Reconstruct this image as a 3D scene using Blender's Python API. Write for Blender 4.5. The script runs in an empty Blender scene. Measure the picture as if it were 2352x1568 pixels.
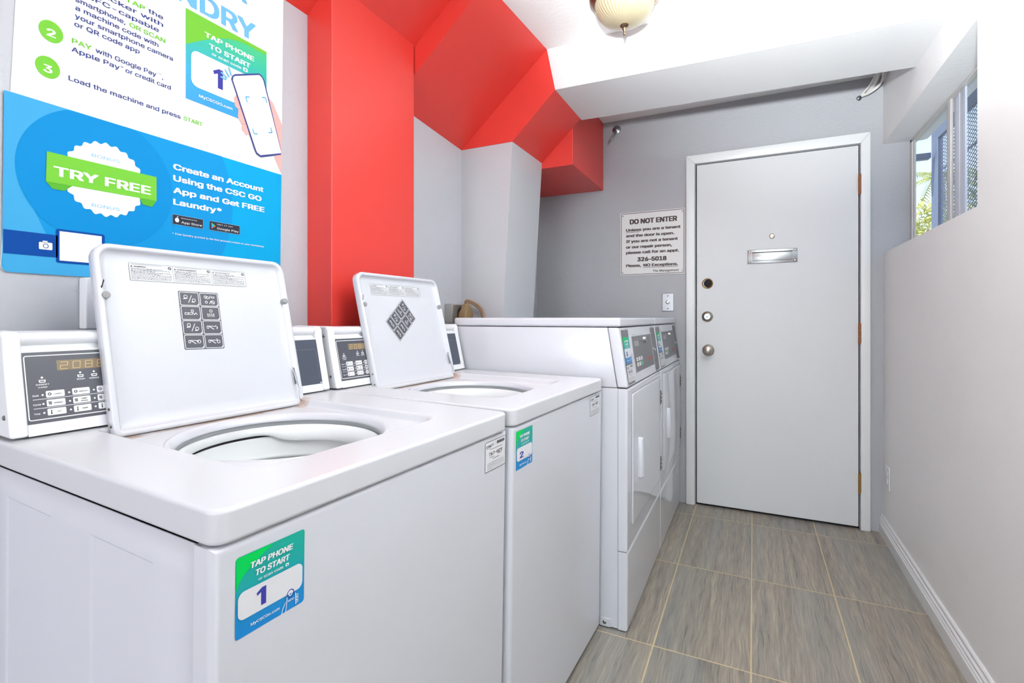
import bpy, bmesh, math, random
from mathutils import Vector, Matrix
random.seed(7)
COL = bpy.context.scene.collection
PI = math.pi

# ------------------------------------------------------------------ materials
def lin(c):
    o = []
    for v in c[:3]:
        v = v / 255.0
        o.append(v / 12.92 if v <= 0.04045 else ((v + 0.055) / 1.055) ** 2.4)
    return (*o, 1.0)

class NT:
    """small helper around a node tree"""
    def __init__(s, mat):
        s.t = mat.node_tree; s.n = s.t.nodes; s.l = s.t.links
        s.bsdf = s.n.get('Principled BSDF')
    def add(s, typ, **kw):
        n = s.n.new(typ)
        for k, v in kw.items(): setattr(n, k, v)
        return n
    def link(s, a, b): s.l.new(a, b)
    def math(s, op, a, b=None, c=None):
        n = s.add('ShaderNodeMath', operation=op)
        for i, v in enumerate((a, b, c)):
            if v is None: continue
            if isinstance(v, (int, float)): n.inputs[i].default_value = v
            else: s.link(v, n.inputs[i])
        return n.outputs[0]
    def mix(s, fac, a, b):
        n = s.add('ShaderNodeMix', data_type='RGBA')
        for sock, v in ((n.inputs[0], fac), (n.inputs[6], a), (n.inputs[7], b)):
            if isinstance(v, (int, float)): sock.default_value = v
            elif isinstance(v, tuple): sock.default_value = v
            else: s.link(v, sock)
        return n.outputs[2]
    def noise(s, vec, scale, detail=2.0, rough=0.5):
        n = s.add('ShaderNodeTexNoise'); n.inputs['Scale'].default_value = scale
        n.inputs['Detail'].default_value = detail; n.inputs['Roughness'].default_value = rough
        if vec is not None: s.link(vec, n.inputs['Vector'])
        return n.outputs[0]
    def obj(s):
        return s.add('ShaderNodeTexCoord').outputs['Object']
    def bump(s, h, strength, dist=0.01):
        b = s.add('ShaderNodeBump'); b.inputs['Strength'].default_value = strength
        b.inputs['Distance'].default_value = dist
        s.link(h, b.inputs['Height']); s.link(b.outputs[0], s.bsdf.inputs['Normal'])
    def ramp(s, fac, stops):
        r = s.add('ShaderNodeValToRGB'); e = r.color_ramp.elements
        while len(e) < len(stops): e.new(0.5)
        for el, (p, c) in zip(e, stops): el.position = p; el.color = c
        s.link(fac, r.inputs[0]); return r.outputs[0]

MATS = {}
def mat(name, c=(200, 200, 200), rough=0.5, metal=0.0, spec=0.5, bump=None, coat=0.0):
    if name in MATS: return MATS[name]
    m = bpy.data.materials.new(name); m.use_nodes = True
    t = NT(m); b = t.bsdf
    b.inputs['Base Color'].default_value = lin(c)
    b.inputs['Roughness'].default_value = rough
    b.inputs['Metallic'].default_value = metal
    b.inputs['Specular IOR Level'].default_value = spec
    b.inputs['Coat Weight'].default_value = coat
    b.inputs['Coat Roughness'].default_value = 0.08
    if bump: t.bump(t.noise(t.obj(), bump[0], 3.0), bump[1], bump[2] if len(bump) > 2 else 0.004)
    MATS[name] = m
    return m

def paint(name, c, var=0.04, rough=0.55, scale=90, strength=0.25, dist=0.003):
    """wall paint: rolled texture and a little tone variation"""
    m = mat(name, c, rough); t = NT(m); o = t.obj()
    big = t.noise(o, 2.2, 3.0)
    c0 = lin(c); c1 = tuple(min(1, v * (1 - var * 2)) for v in c0[:3]) + (1,)
    t.link(t.mix(big, c0, c1), t.bsdf.inputs['Base Color'])
    fine = t.noise(o, scale, 3.0, 0.6); mid = t.noise(o, 14, 2.0)
    t.bump(t.math('MULTIPLY_ADD', mid, 0.9, fine), strength, dist)
    return m

ENAMEL = mat('white_enamel', (207, 209, 215), 0.20, coat=0.2)
SIDEM = mat('painted_side_steel', (205, 207, 214), 0.5, spec=0.3)
ENAMELG = mat('glossy_white_enamel', (207, 209, 215), 0.09, coat=0.3)
ENAMEL2 = mat('white_enamel_satin', (226, 227, 230), 0.30)
PLASTIC = mat('white_plastic', (226, 227, 230), 0.35)
TUBW = mat('tub_plastic', (226, 229, 230), 0.35)
TUBG = mat('tub_steel', (170, 174, 176), 0.35, 0.3)
DARK = mat('dark_gap', (22, 22, 24), 0.8)
PANEL = mat('panel_charcoal', (82, 84, 92), 0.32)
PANEL2 = mat('panel_slate', (74, 80, 94), 0.35, bump=(400, 0.15, 0.001))
DPANEL = mat('dryer_panel_grey', (104, 104, 108), 0.38)
INK = mat('ink_black', (34, 32, 34), 0.6)
INKG = mat('ink_grey', (120, 122, 126), 0.6)
INKW = mat('ink_white', (240, 241, 243), 0.5)
LABELW = mat('label_white', (218, 219, 222), 0.5)
PAPERW = mat('poster_white', (243, 244, 243), 0.6, spec=0.15)
CHROME = mat('chrome', (168, 170, 170), 0.30, 1.0)
STEEL = mat('brushed_steel', (150, 152, 155), 0.36, 1.0, bump=(300, 0.1, 0.001))
NICKEL = mat('satin_nickel', (176, 168, 156), 0.33, 1.0)
BRASS = mat('aged_brass', (170, 128, 72), 0.32, 1.0)
BRONZE = mat('bronze', (140, 118, 96), 0.3, 1.0)
RUSTM = mat('rusty_hinge', (150, 92, 58), 0.6, 0.4, bump=(150, 0.5, 0.002))
RUBBER = mat('grey_rubber', (150, 150, 150), 0.6)
AMBER = mat('amber_window', (132, 116, 92), 0.3)
AMBERSEG = mat('amber_segment', (206, 176, 122), 0.4)
GLASSPLATE = mat('ribbed_shade_glass', (164, 153, 126), 0.3)
TAN = mat('tan_plug', (146, 120, 84), 0.55)
CORD = mat('brown_cord', (158, 124, 94), 0.5)
CABLE = mat('white_cable', (214, 212, 208), 0.45)
SIGNW = mat('sign_white', (219, 218, 216), 0.45)
SIGNI = mat('sign_ink', (70, 55, 54), 0.55)
TRIMW = paint('trim_white', (226, 227, 227), 0.02, 0.35, 60, 0.12, 0.002)
DOORW = paint('door_white', (213, 214, 215), 0.02, 0.4, 40, 0.10, 0.002)
WHITEWALL = paint('white_wall_paint', (240, 239, 238), 0.03, 0.5, 70, 0.25, 0.003)
CEILP = paint('ceiling_paint', (236, 235, 233), 0.02, 0.6, 60, 0.35, 0.004)
BEAMP = paint('beam_paint', (220, 220, 220), 0.015, 0.55, 80, 0.15, 0.002)
GREYW = paint('grey_wall_paint', (172, 173, 177), 0.03, 0.5, 80, 0.35, 0.004)
LIGHTG = paint('pale_grey_wall_paint', (190, 192, 198), 0.03, 0.45, 60, 0.35, 0.005)
GREYW_LIT = paint('grey_wall_paint_lit', (192, 194, 198), 0.03, 0.42, 90, 0.15, 0.002)  # same grey paint as the back wall, lightened to imitate stronger light
RED = paint('red_paint', (226, 64, 56), 0.05, 0.38, 50, 0.12, 0.003)
ALU = mat('aluminium_frame', (206, 203, 200), 0.4, 0.3)
SLATE = mat('blue_grey_metal', (92, 102, 124), 0.6)
BLUE1 = mat('print_sky_blue', (66, 166, 218), 0.6, spec=0.15)
BLUE2 = mat('print_azure', (0, 140, 206), 0.6, spec=0.15)
BLUE3 = mat('print_cyan', (0, 164, 218), 0.6, spec=0.15)
BLUE4 = mat('print_mid_blue', (14, 148, 212), 0.6, spec=0.15)
NAVY = mat('print_navy', (62, 74, 138), 0.6, spec=0.15)
ROYAL = mat('print_royal', (0, 72, 156), 0.6, spec=0.15)
GREENP = mat('print_green', (119, 199, 61), 0.6, spec=0.15)
GREEND = mat('print_dark_green', (89, 176, 52), 0.6, spec=0.15)
LTBLUE = mat('print_light_blue', (112, 186, 230), 0.6, spec=0.15)
TEAL = mat('print_teal', (0, 172, 150), 0.6, spec=0.15)
PURPLE = mat('print_indigo', (66, 66, 158), 0.6, spec=0.15)
SKIN = mat('print_skin', (240, 178, 172), 0.6, spec=0.15)
SKIND = mat('print_skin_shade', (226, 152, 148), 0.6, spec=0.15)
STOREK = mat('print_badge_black', (52, 54, 66), 0.6, spec=0.15)
ORANGE = mat('print_red', (232, 88, 62), 0.6, spec=0.15)
KEYW = mat('key_white', (232, 233, 234), 0.45)
KEYG = mat('key_green', (60, 190, 140), 0.45)
LINEB = mat('print_line_blue', (150, 205, 238), 0.6, spec=0.15)

def grad_mat(name, stops, axis):
    """a printed colour gradient across the sticker's own bounding box"""
    m = mat(name, (0, 150, 150), 0.38); t = NT(m)
    g = t.add('ShaderNodeTexCoord').outputs['Generated']
    sx = t.add('ShaderNodeSeparateXYZ'); t.link(g, sx.inputs[0])
    t.link(t.ramp(sx.outputs[axis], [(p, lin(c)) for p, c in stops]), t.bsdf.inputs['Base Color'])
    return m
STICKG = grad_mat('print_teal_blue_gradient', [(0.0, (0, 132, 206)), (0.35, (0, 138, 196)), (0.62, (0, 164, 160)), (1.0, (0, 168, 146))], 2)
CARDG = grad_mat('print_card_gradient', [(0.0, (0, 150, 214)), (0.3, (0, 162, 214)), (0.7, (0, 184, 160)), (1.0, (58, 198, 120))], 2)
STICKGR = mat('print_bright_green', (0, 204, 86), 0.6, spec=0.15)

def enamel_with_rust():
    m = mat('white_enamel_hinge_rust', (204, 205, 209), 0.27, coat=0.06); t = NT(m); o = t.obj()
    sx = t.add('ShaderNodeSeparateXYZ'); t.link(o, sx.inputs[0])
    n = t.noise(o, 95, 4.0, 0.7); n2 = t.noise(o, 22, 3.0)
    def spot(cx, cy, rx, ry):
        dx = t.math('DIVIDE', t.math('SUBTRACT', sx.outputs[0], cx), rx)
        dy = t.math('DIVIDE', t.math('SUBTRACT', sx.outputs[1], cy), ry)
        d = t.math('SQRT', t.math('ADD', t.math('MULTIPLY', dx, dx), t.math('MULTIPLY', dy, dy)))
        return t.math('MAXIMUM', t.math('SUBTRACT', 1.0, d), 0.0)
    s = t.math('MAXIMUM', spot(0.548, 0.530, 0.030, 0.028), spot(0.36, 0.535, 0.23, 0.016))
    s = t.math('MAXIMUM', s, spot(0.165, 0.53, 0.035, 0.018))
    f = t.math('MULTIPLY', t.math('MULTIPLY', s, n), t.math('MULTIPLY', n2, 3.6))
    f = t.math('MINIMUM', t.math('MULTIPLY', f, 1.1), 0.7)
    t.link(t.mix(f, lin((204, 205, 209)), lin((168, 128, 92))), t.bsdf.inputs['Base Color'])
    return m
TOPM = enamel_with_rust()

def floor_mat():
    m = mat('wood_grain_tile', (150, 142, 130), 0.42); t = NT(m); o = t.obj()
    sx = t.add('ShaderNodeSeparateXYZ'); t.link(o, sx.inputs[0])
    wx, wy = 0.297, 0.6205
    u = t.math('DIVIDE', t.math('ADD', sx.outputs[0], 0.303 + 10 * wx), wx)
    v = t.math('DIVIDE', t.math('ADD', sx.outputs[1], -1.7205 + 10 * wy), wy)
    fu = t.math('FRACT', u); fv = t.math('FRACT', v)
    eu = t.math('MULTIPLY', t.math('MINIMUM', fu, t.math('SUBTRACT', 1.0, fu)), wx)
    ev = t.math('MULTIPLY', t.math('MINIMUM', fv, t.math('SUBTRACT', 1.0, fv)), wy)
    wob = t.math('MULTIPLY', t.noise(o, 30, 2.0), 0.0016)
    e = t.math('MINIMUM', eu, ev)
    grout = t.math('LESS_THAN', e, t.math('ADD', wob, 0.0015))
    cell = t.add('ShaderNodeCombineXYZ'); t.link(t.math('FLOOR', u), cell.inputs[0]); t.link(t.math('FLOOR', v), cell.inputs[1])
    wn = t.add('ShaderNodeTexWhiteNoise'); wn.noise_dimensions = '2D'; t.link(cell.outputs[0], wn.inputs['Vector'])
    off = t.math('MULTIPLY', wn.outputs[0], 7.0)
    # streaks that run along the length of each tile
    warp = t.noise(o, 11.0, 4.0)
    cx = t.add('ShaderNodeCombineXYZ')
    t.link(t.math('ADD', t.math('MULTIPLY_ADD', warp, 0.016, sx.outputs[0]), off), cx.inputs[0])
    t.link(t.math('MULTIPLY', sx.outputs[1], 0.034), cx.inputs[1]); t.link(off, cx.inputs[2])
    st = t.noise(cx.outputs[0], 230, 5.0, 0.62)
    st2 = t.noise(cx.outputs[0], 40, 3.0, 0.5)
    grain = t.math('ADD', t.math('MULTIPLY', st, 0.65), t.math('MULTIPLY', st2, 0.35))
    col = t.ramp(grain, [(0.34, lin((98, 95, 91))), (0.45, lin((138, 130, 120))), (0.55, lin((154, 144, 131))), (0.67, lin((180, 168, 150)))])
    blue = t.ramp(t.noise(cx.outputs[0], 9, 2.0), [(0.45, (0, 0, 0, 1)), (0.65, (1, 1, 1, 1))])
    col = t.mix(t.math('MULTIPLY', blue, 0.45), col, lin((136, 140, 140)))
    tone = t.math('MULTIPLY_ADD', wn.outputs[0], 0.10, 0.95)
    mul = t.add('ShaderNodeVectorMath', operation='SCALE'); t.link(col, mul.inputs[0]); t.link(tone, mul.inputs['Scale'])
    final = t.mix(grout, mul.outputs[0], lin((204, 184, 146)))
    t.link(final, t.bsdf.inputs['Base Color'])
    h = t.math('SUBTRACT', t.math('MULTIPLY', st, 0.4), grout)
    t.bump(h, 0.35, 0.002)
    t.link(t.math('MULTIPLY_ADD', grout, 0.35, 0.40), t.bsdf.inputs['Roughness'])
    return m
FLOORM = floor_mat()

def glass_mat():
    m = bpy.data.materials.new('window_glass'); m.use_nodes = True
    t = NT(m); t.n.remove(t.bsdf); out = t.n['Material Output']
    tr = t.add('ShaderNodeBsdfTransparent'); tr.inputs[0].default_value = (0.93, 0.96, 0.98, 1)
    gl = t.add('ShaderNodeBsdfGlossy'); gl.inputs['Roughness'].default_value = 0.02
    mx = t.add('ShaderNodeMixShader'); mx.inputs[0].default_value = 0.08
    t.link(tr.outputs[0], mx.inputs[1]); t.link(gl.outputs[0], mx.inputs[2]); t.link(mx.outputs[0], out.inputs[0])
    return m
GLASS = glass_mat()

def leaf_mat(name, a, b):
    m = mat(name, a, 0.6); t = NT(m)
    t.link(t.mix(t.noise(t.obj(), 3.0, 3.0), lin(a), lin(b)), t.bsdf.inputs['Base Color'])
    return m
LEAFY = leaf_mat('yellow_green_leaf', (236, 214, 104), (150, 170, 70))
LEAFG = leaf_mat('olive_leaf', (170, 178, 90), (96, 122, 56))
PALML = leaf_mat('palm_leaf', (214, 206, 110), (140, 158, 84))
BARK = mat('palm_bark', (150, 132, 104), 0.9, bump=(20, 0.6, 0.02))
GROUND = paint('dry_ground', (176, 164, 140), 0.1, 0.9, 20, 0.4, 0.02)

# ------------------------------------------------------------------ mesh builder
class MB:
    def __init__(s, xf=None):
        s.v = []; s.f = []; s.mi = []; s.mats = []; s.xf = xf
    def midx(s, m):
        if m not in s.mats: s.mats.append(m)
        return s.mats.index(m)
    def raw(s, verts, faces, m):
        b = len(s.v); k = s.midx(m)
        for p in verts:
            p = Vector(p)
            s.v.append(tuple(s.xf @ p if s.xf else p))
        for f in faces: s.f.append(tuple(b + i for i in f)); s.mi.append(k)
        return s
    def bm(s, bm, m):
        bm.verts.index_update()
        s.raw([v.co[:] for v in bm.verts], [[v.index for v in f.verts] for f in bm.faces], m); bm.free()
        return s
    def box(s, x0, x1, y0, y1, z0, z1, m, bevel=0.0, seg=3, which=None, open_top=False):
        bm = bmesh.new(); bmesh.ops.create_cube(bm, size=1)
        for v in bm.verts:
            v.co = Vector((x0 + (v.co.x + .5) * (x1 - x0), y0 + (v.co.y + .5) * (y1 - y0), z0 + (v.co.z + .5) * (z1 - z0)))
        if bevel:
            ed = [e for e in bm.edges if which is None or which(e)]
            bmesh.ops.bevel(bm, geom=ed, offset=bevel, segments=seg, profile=0.5, affect='EDGES')
        if open_top:
            top = [f for f in bm.faces if f.normal.z > .9 and f.calc_center_median().z > z1 - 1e-4]
            bmesh.ops.delete(bm, geom=top, context='FACES')
        return s.bm(bm, m)
    def prism(s, pts, axis, a0, a1, m, bevel=0.0, seg=2):
        """extrude a 2-D outline along axis 'x','y' or 'z'"""
        def P(a, b, c):
            return {'x': (c, a, b), 'y': (a, c, b), 'z': (a, b, c)}[axis]
        bm = bmesh.new()
        A = [bm.verts.new(P(p[0], p[1], a0)) for p in pts]; B = [bm.verts.new(P(p[0], p[1], a1)) for p in pts]
        n = len(pts)
        bm.faces.new(A); bm.faces.new(B[::-1])
        for i in range(n): bm.faces.new((A[i], B[i], B[(i + 1) % n], A[(i + 1) % n]))
        bmesh.ops.recalc_face_normals(bm, faces=bm.faces)
        if bevel: bmesh.ops.bevel(bm, geom=list(bm.edges), offset=bevel, segments=seg, profile=0.5, affect='EDGES')
        return s.bm(bm, m)
    def lathe(s, prof, c, m, axis='z', n=48, fn=None, rib=None):
        vs = []; fs = []
        for i in range(n):
            a = 2 * PI * i / n
            for j, (r, h) in enumerate(prof):
                if fn: r, h = fn(j, r, h, a)
                x, y = r * math.cos(a), r * math.sin(a)
                p = {'z': (x, y, h), 'y': (x, h, y), 'x': (h, x, y)}[axis]
                vs.append((c[0] + p[0], c[1] + p[1], c[2] + p[2]))
        k = len(prof)
        for i in range(n):
            for j in range(k - 1):
                fs.append((i * k + j, ((i + 1) % n) * k + j, ((i + 1) % n) * k + j + 1, i * k + j + 1))
        return s.raw(vs, fs, m)
    def cyl(s, p0, p1, r, m, n=20, r1=None):
        p0, p1 = Vector(p0), Vector(p1); d = (p1 - p0).normalized()
        a = d.orthogonal().normalized(); b = d.cross(a); r1 = r if r1 is None else r1
        vs = [p0 + r * (math.cos(2 * PI * i / n) * a + math.sin(2 * PI * i / n) * b) for i in range(n)]
        vs += [p1 + r1 * (math.cos(2 * PI * i / n) * a + math.sin(2 * PI * i / n) * b) for i in range(n)]
        fs = [(i, (i + 1) % n, n + (i + 1) % n, n + i) for i in range(n)] + [tuple(range(n))[::-1], tuple(range(n, 2 * n))]
        return s.raw(vs, fs, m)
    def tube(s, pts, r, m, n=10, sub=6):
        P = [Vector(p) for p in pts]
        if sub > 1 and len(P) > 2:     # Catmull-Rom
            Q = []
            for i in range(len(P) - 1):
                a = P[max(i - 1, 0)]; b = P[i]; c = P[i + 1]; d = P[min(i + 2, len(P) - 1)]
                for k in range(sub):
                    t = k / sub
                    Q.append(0.5 * ((2 * b) + (c - a) * t + (2 * a - 5 * b + 4 * c - d) * t * t + (3 * b - a - 3 * c + d) * t ** 3))
            P = Q + [P[-1]]
        vs = []; fs = []; up = None
        for i, p in enumerate(P):
            d = (P[min(i + 1, len(P) - 1)] - P[max(i - 1, 0)]).normalized()
            if up is None: up = d.orthogonal().normalized()
            up = (up - d * up.dot(d)).normalized(); w = d.cross(up)
            for k in range(n):
                a = 2 * PI * k / n; vs.append(p + r * (math.cos(a) * up + math.sin(a) * w))
        for i in range(len(P) - 1):
            for k in range(n):
                fs.append((i * n + k, i * n + (k + 1) % n, (i + 1) * n + (k + 1) % n, (i + 1) * n + k))
        fs += [tuple(range(n))[::-1], tuple(range((len(P) - 1) * n, len(P) * n))]
        return s.raw(vs, fs, m)
    def loft(s, loops, m, cap0=True, cap1=True):
        k = len(loops[0]); vs = [p for l in loops for p in l]; fs = []
        for i in range(len(loops) - 1):
            for j in range(k):
                fs.append((i * k + j, i * k + (j + 1) % k, (i + 1) * k + (j + 1) % k, (i + 1) * k + j))
        if cap0: fs.append(tuple(range(k))[::-1])
        if cap1: fs.append(tuple(range((len(loops) - 1) * k, len(loops) * k)))
        return s.raw(vs, fs, m)
    def sphere(s, c, r, m, sc=(1, 1, 1), u=20, w=12):
        bm = bmesh.new(); bmesh.ops.create_uvsphere(bm, u_segments=u, v_segments=w, radius=r)
        for v in bm.verts: v.co = Vector((c[0] + v.co.x * sc[0], c[1] + v.co.y * sc[1], c[2] + v.co.z * sc[2]))
        return s.bm(bm, m)
    def build(s, name, parent=None, smooth=True, wn=False, angle=38):
        me = bpy.data.meshes.new(name); me.from_pydata(s.v, [], s.f)
        for m in s.mats: me.materials.append(m)
        me.polygons.foreach_set('material_index', s.mi)
        bm = bmesh.new(); bm.from_mesh(me); bmesh.ops.recalc_face_normals(bm, faces=bm.faces); bm.to_mesh(me); bm.free()
        if smooth:
            me.shade_smooth(); me.set_sharp_from_angle(angle=math.radians(angle))
        me.update()
        o = bpy.data.objects.new(name, me); COL.objects.link(o)
        if parent is not None: o.parent = parent
        if wn:
            w = o.modifiers.new('wn', 'WEIGHTED_NORMAL'); w.keep_sharp = True; w.weight = 80
        return o

# ------------------------------------------------------------------ text
_TC = {}; _GC = {}
def nonzero_fill(loops):
    """fill outlines that may cross each other or themselves: upright trapezoids where the winding is not zero"""
    E = []
    for l in loops:
        for i in range(len(l)):
            (ax, ay), (bx, by) = l[i - 1], l[i]
            if abs(ay - by) < 1e-7: continue
            E.append((ax, ay, bx, by, 1) if ay < by else (bx, by, ax, ay, -1))
    X = lambda e, y: e[0] + (e[2] - e[0]) * (y - e[1]) / (e[3] - e[1])
    ys = {round(v, 6) for e in E for v in (e[1], e[3])}
    for i, e in enumerate(E):
        for f in E[:i]:
            lo, hi = max(e[1], f[1]), min(e[3], f[3])
            if hi - lo < 1e-6: continue
            d0, d1 = X(e, lo) - X(f, lo), X(e, hi) - X(f, hi)
            if d0 * d1 < -1e-12: ys.add(round(lo + (hi - lo) * d0 / (d0 - d1), 6))
    ys = sorted(ys); live = {}; out = []
    def close(k, y1):
        y0 = live.pop(k); L, R = E[k[0]], E[k[1]]
        q = [(X(L, y0), y0), (X(R, y0), y0), (X(R, y1), y1), (X(L, y1), y1)]
        if abs(q[0][0] - q[1][0]) < 1e-6: q.pop(1)
        elif abs(q[2][0] - q[3][0]) < 1e-6: q.pop(2)
        out.append(q)
    for ya, yb in zip(ys[:-1], ys[1:]):
        if yb - ya < 2e-6: continue
        ym = (ya + yb) / 2
        A = sorted((X(e, ym), i) for i, e in enumerate(E) if e[1] < ym < e[3]); w = 0; now = []
        for x, i in A:
            if w == 0: left = i
            w += E[i][4]
            if w == 0: now.append((left, i))
        for k in [k for k in live if k not in now]: close(k, ya)
        for k in now: live.setdefault(k, ya)
    for k in list(live): close(k, ys[-1])
    return out
def _font():
    import os
    try:        # the sans-serif that ships inside Blender; the built-in font otherwise
        p = os.path.join(bpy.utils.system_resource('DATAFILES'), 'fonts', 'Inter.woff2')
        return bpy.data.fonts.load(p) if os.path.exists(p) else None
    except Exception:
        return None
FONT = _font()
def glyphs(s, bold=0.0, res=3):
    key = (s, res)
    if key in _TC: return _TC[key]
    cu = bpy.data.curves.new('lettering', 'FONT'); cu.body = s; cu.size = 1.0; cu.resolution_u = res
    if FONT: cu.font = FONT
    ob = bpy.data.objects.new('lettering', cu); COL.objects.link(ob)
    dg = bpy.context.evaluated_depsgraph_get(); dg.update()
    loops = []
    for sp_ in ob.to_curve(dg).splines:
        bz = sp_.bezier_points; pts = []
        for i in range(len(bz)):
            p, q = bz[i], bz[(i + 1) % len(bz)]
            straight = (p.handle_right - p.co).length < 1e-5 and (q.handle_left - q.co).length < 1e-5
            n = 1 if straight else 3
            for k in range(n):
                t = k / n; u = 1 - t
                c = p.co * u ** 3 + p.handle_right * 3 * u * u * t + q.handle_left * 3 * u * t * t + q.co * t ** 3
                pts.append((c.x, c.y))
        if len(pts) > 2: loops.append(pts)
    ob.to_curve_clear(); bpy.data.objects.remove(ob); bpy.data.curves.remove(cu)
    # letters one by one (outlines whose widths overlap belong together), each shape filled once and reused
    loops.sort(key=lambda l: min(p[0] for p in l)); groups = []
    for l in loops:
        lo_, hi_ = min(p[0] for p in l), max(p[0] for p in l)
        if groups and lo_ < groups[-1][0] - 1e-4: groups[-1][0] = max(groups[-1][0], hi_); groups[-1][1].append(l)
        else: groups.append([hi_, [l]])
    vs, fs = [], []
    for _, ls in groups:
        ox = min(p[0] for l in ls for p in l)
        k2 = tuple(tuple((round(x - ox, 4), round(y, 4)) for x, y in l) for l in ls)
        if k2 not in _GC: _GC[k2] = nonzero_fill(k2)
        for q in _GC[k2]:
            fs.append(tuple(range(len(vs), len(vs) + len(q)))); vs += [(x + ox, y, 0.0) for x, y in q]
    x0 = min((v[0] for v in vs), default=0); x1 = max((v[0] for v in vs), default=1)
    _TC[key] = (vs, fs, x0, x1); return _TC[key]
CAP = 0.729

def rloop(x0, y0, x1, y1, r, n=6):
    if not isinstance(r, (tuple, list)): r = (r, r, r, r)      # bl, br, tr, tl
    out = []
    for (cx, cy, rr, a0) in ((x0 + r[0], y0 + r[0], r[0], PI), (x1 - r[1], y0 + r[1], r[1], 1.5 * PI),
                             (x1 - r[2], y1 - r[2], r[2], 0), (x0 + r[3], y1 - r[3], r[3], .5 * PI)):
        for i in range(n + 1):
            a = a0 + .5 * PI * i / n; out.append((cx + rr * math.cos(a), cy + rr * math.sin(a)))
    return out

class Art:
    """flat printed artwork on a plane: origin o, right U, up V, facing N"""
    def __init__(s, o, U, V, N, base=0.0004, step=0.0003):
        s.o, s.U, s.V, s.N = Vector(o), Vector(U).normalized(), Vector(V).normalized(), Vector(N).normalized()
        s.mb = MB(); s.base = base; s.step = step; s.rot = None
    def P(s, u, v, h):
        if s.rot:
            cu, cv, a = s.rot; x, y = u - cu, v - cv
            u, v = cu + x * math.cos(a) - y * math.sin(a), cv + x * math.sin(a) + y * math.cos(a)
        return s.o + s.U * u + s.V * v + s.N * (s.base + h * s.step)
    def poly(s, pts, m, h=0):
        s.mb.raw([s.P(p[0], p[1], h) for p in pts], [tuple(range(len(pts)))], m); return s
    def rect(s, u0, v0, u1, v1, m, h=0, r=0.0):
        return s.poly(rloop(u0, v0, u1, v1, r) if r else [(u0, v0), (u1, v0), (u1, v1), (u0, v1)], m, h)
    def disc(s, cu, cv, ru, m, h=0, rv=None, n=36, a0=0, a1=2 * PI):
        rv = rv or ru; k = n if abs(a1 - a0) > 6.28 else n + 1
        return s.poly([(cu + ru * math.cos(a0 + (a1 - a0) * i / n), cv + rv * math.sin(a0 + (a1 - a0) * i / n)) for i in range(k)], m, h)
    def band(s, outer, inner, m, h=0):
        n = len(outer)
        s.mb.raw([s.P(p[0], p[1], h) for p in outer] + [s.P(p[0], p[1], h) for p in inner],
                 [(i, (i + 1) % n, n + (i + 1) % n, n + i) for i in range(n)], m); return s
    def frame(s, u0, v0, u1, v1, w, m, h=0, r=0.0):
        r = max(r, w * 1.05)
        return s.band(rloop(u0, v0, u1, v1, r), rloop(u0 + w, v0 + w, u1 - w, v1 - w, max(r - w, 1e-5)), m, h)
    def ring(s, cu, cv, r, w, m, h=0, n=24):
        return s.band([(cu + r * math.cos(2 * PI * i / n), cv + r * math.sin(2 * PI * i / n)) for i in range(n)],
                      [(cu + (r - w) * math.cos(2 * PI * i / n), cv + (r - w) * math.sin(2 * PI * i / n)) for i in range(n)], m, h)
    def line(s, pts, w, m, h=0):
        for (a, b) in zip(pts[:-1], pts[1:]):
            dx, dy = b[0] - a[0], b[1] - a[1]; L = math.hypot(dx, dy) or 1e-9; nx, ny = -dy / L * w / 2, dx / L * w / 2
            s.poly([(a[0] + nx, a[1] + ny), (a[0] - nx, a[1] - ny), (b[0] - nx, b[1] - ny), (b[0] + nx, b[1] + ny)], m, h)
        return s
    def text(s, t, u, v, hgt, m, h=1, w=None, align='L', bold=0.0, skew=0.0, res=3):
        vs, fs, x0, x1 = glyphs(t, bold, res)
        e = bold * .62                      # heavier strokes: the same glyphs laid again a hair to each side
        k = hgt / (CAP + e); kx = k if w is None else w / max(x1 - x0 + 2 * e, 1e-6)
        W = (x1 - x0 + 2 * e) * kx; off = {'L': 0, 'C': -W / 2, 'R': -W}[align]
        for i_, (dx, dy) in enumerate(((0, 0), (-1, -.6), (1, -.6), (-1, .6), (1, .6)) if e else ((0, 0),)):
            s.mb.raw([s.P(u + off + (x - x0 + e + dx * e) * kx + skew * y * k, v + (y + e * .5 + dy * e * .8) * k, h + i_ * .17 + z) for x, y, z in vs], fs, m)
        return s
    def build(s, name, parent=None):
        return s.mb.build(name, parent, smooth=False)

# ------------------------------------------------------------------ naming
def tag(o, label, cat=None, group=None, kind=None):
    o['label'] = label
    if cat: o['category'] = cat
    if group: o['group'] = group
    if kind: o['kind'] = kind
    return o
def struct(mb, name, label, cat, **kw):
    return tag(mb.build(name, **kw), label, cat, kind='structure')
def thing(name, label, cat, M=None, group=None):
    e = bpy.data.objects.new(name, None); COL.objects.link(e); e.empty_display_size = 0.05
    if M is not None: e.matrix_world = M
    return tag(e, label, cat, group)
def copy_tree(o, parent=None):
    c = o.copy(); COL.objects.link(c)
    if parent is not None: c.parent = parent
    for ch in list(o.children): copy_tree(ch, c)
    return c
def baked(o):
    """apply modifiers, keep the object"""
    dg = bpy.context.evaluated_depsgraph_get(); dg.update()
    me = bpy.data.meshes.new_from_object(o.evaluated_get(dg)); o.modifiers.clear(); o.data = me
    return o

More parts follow.
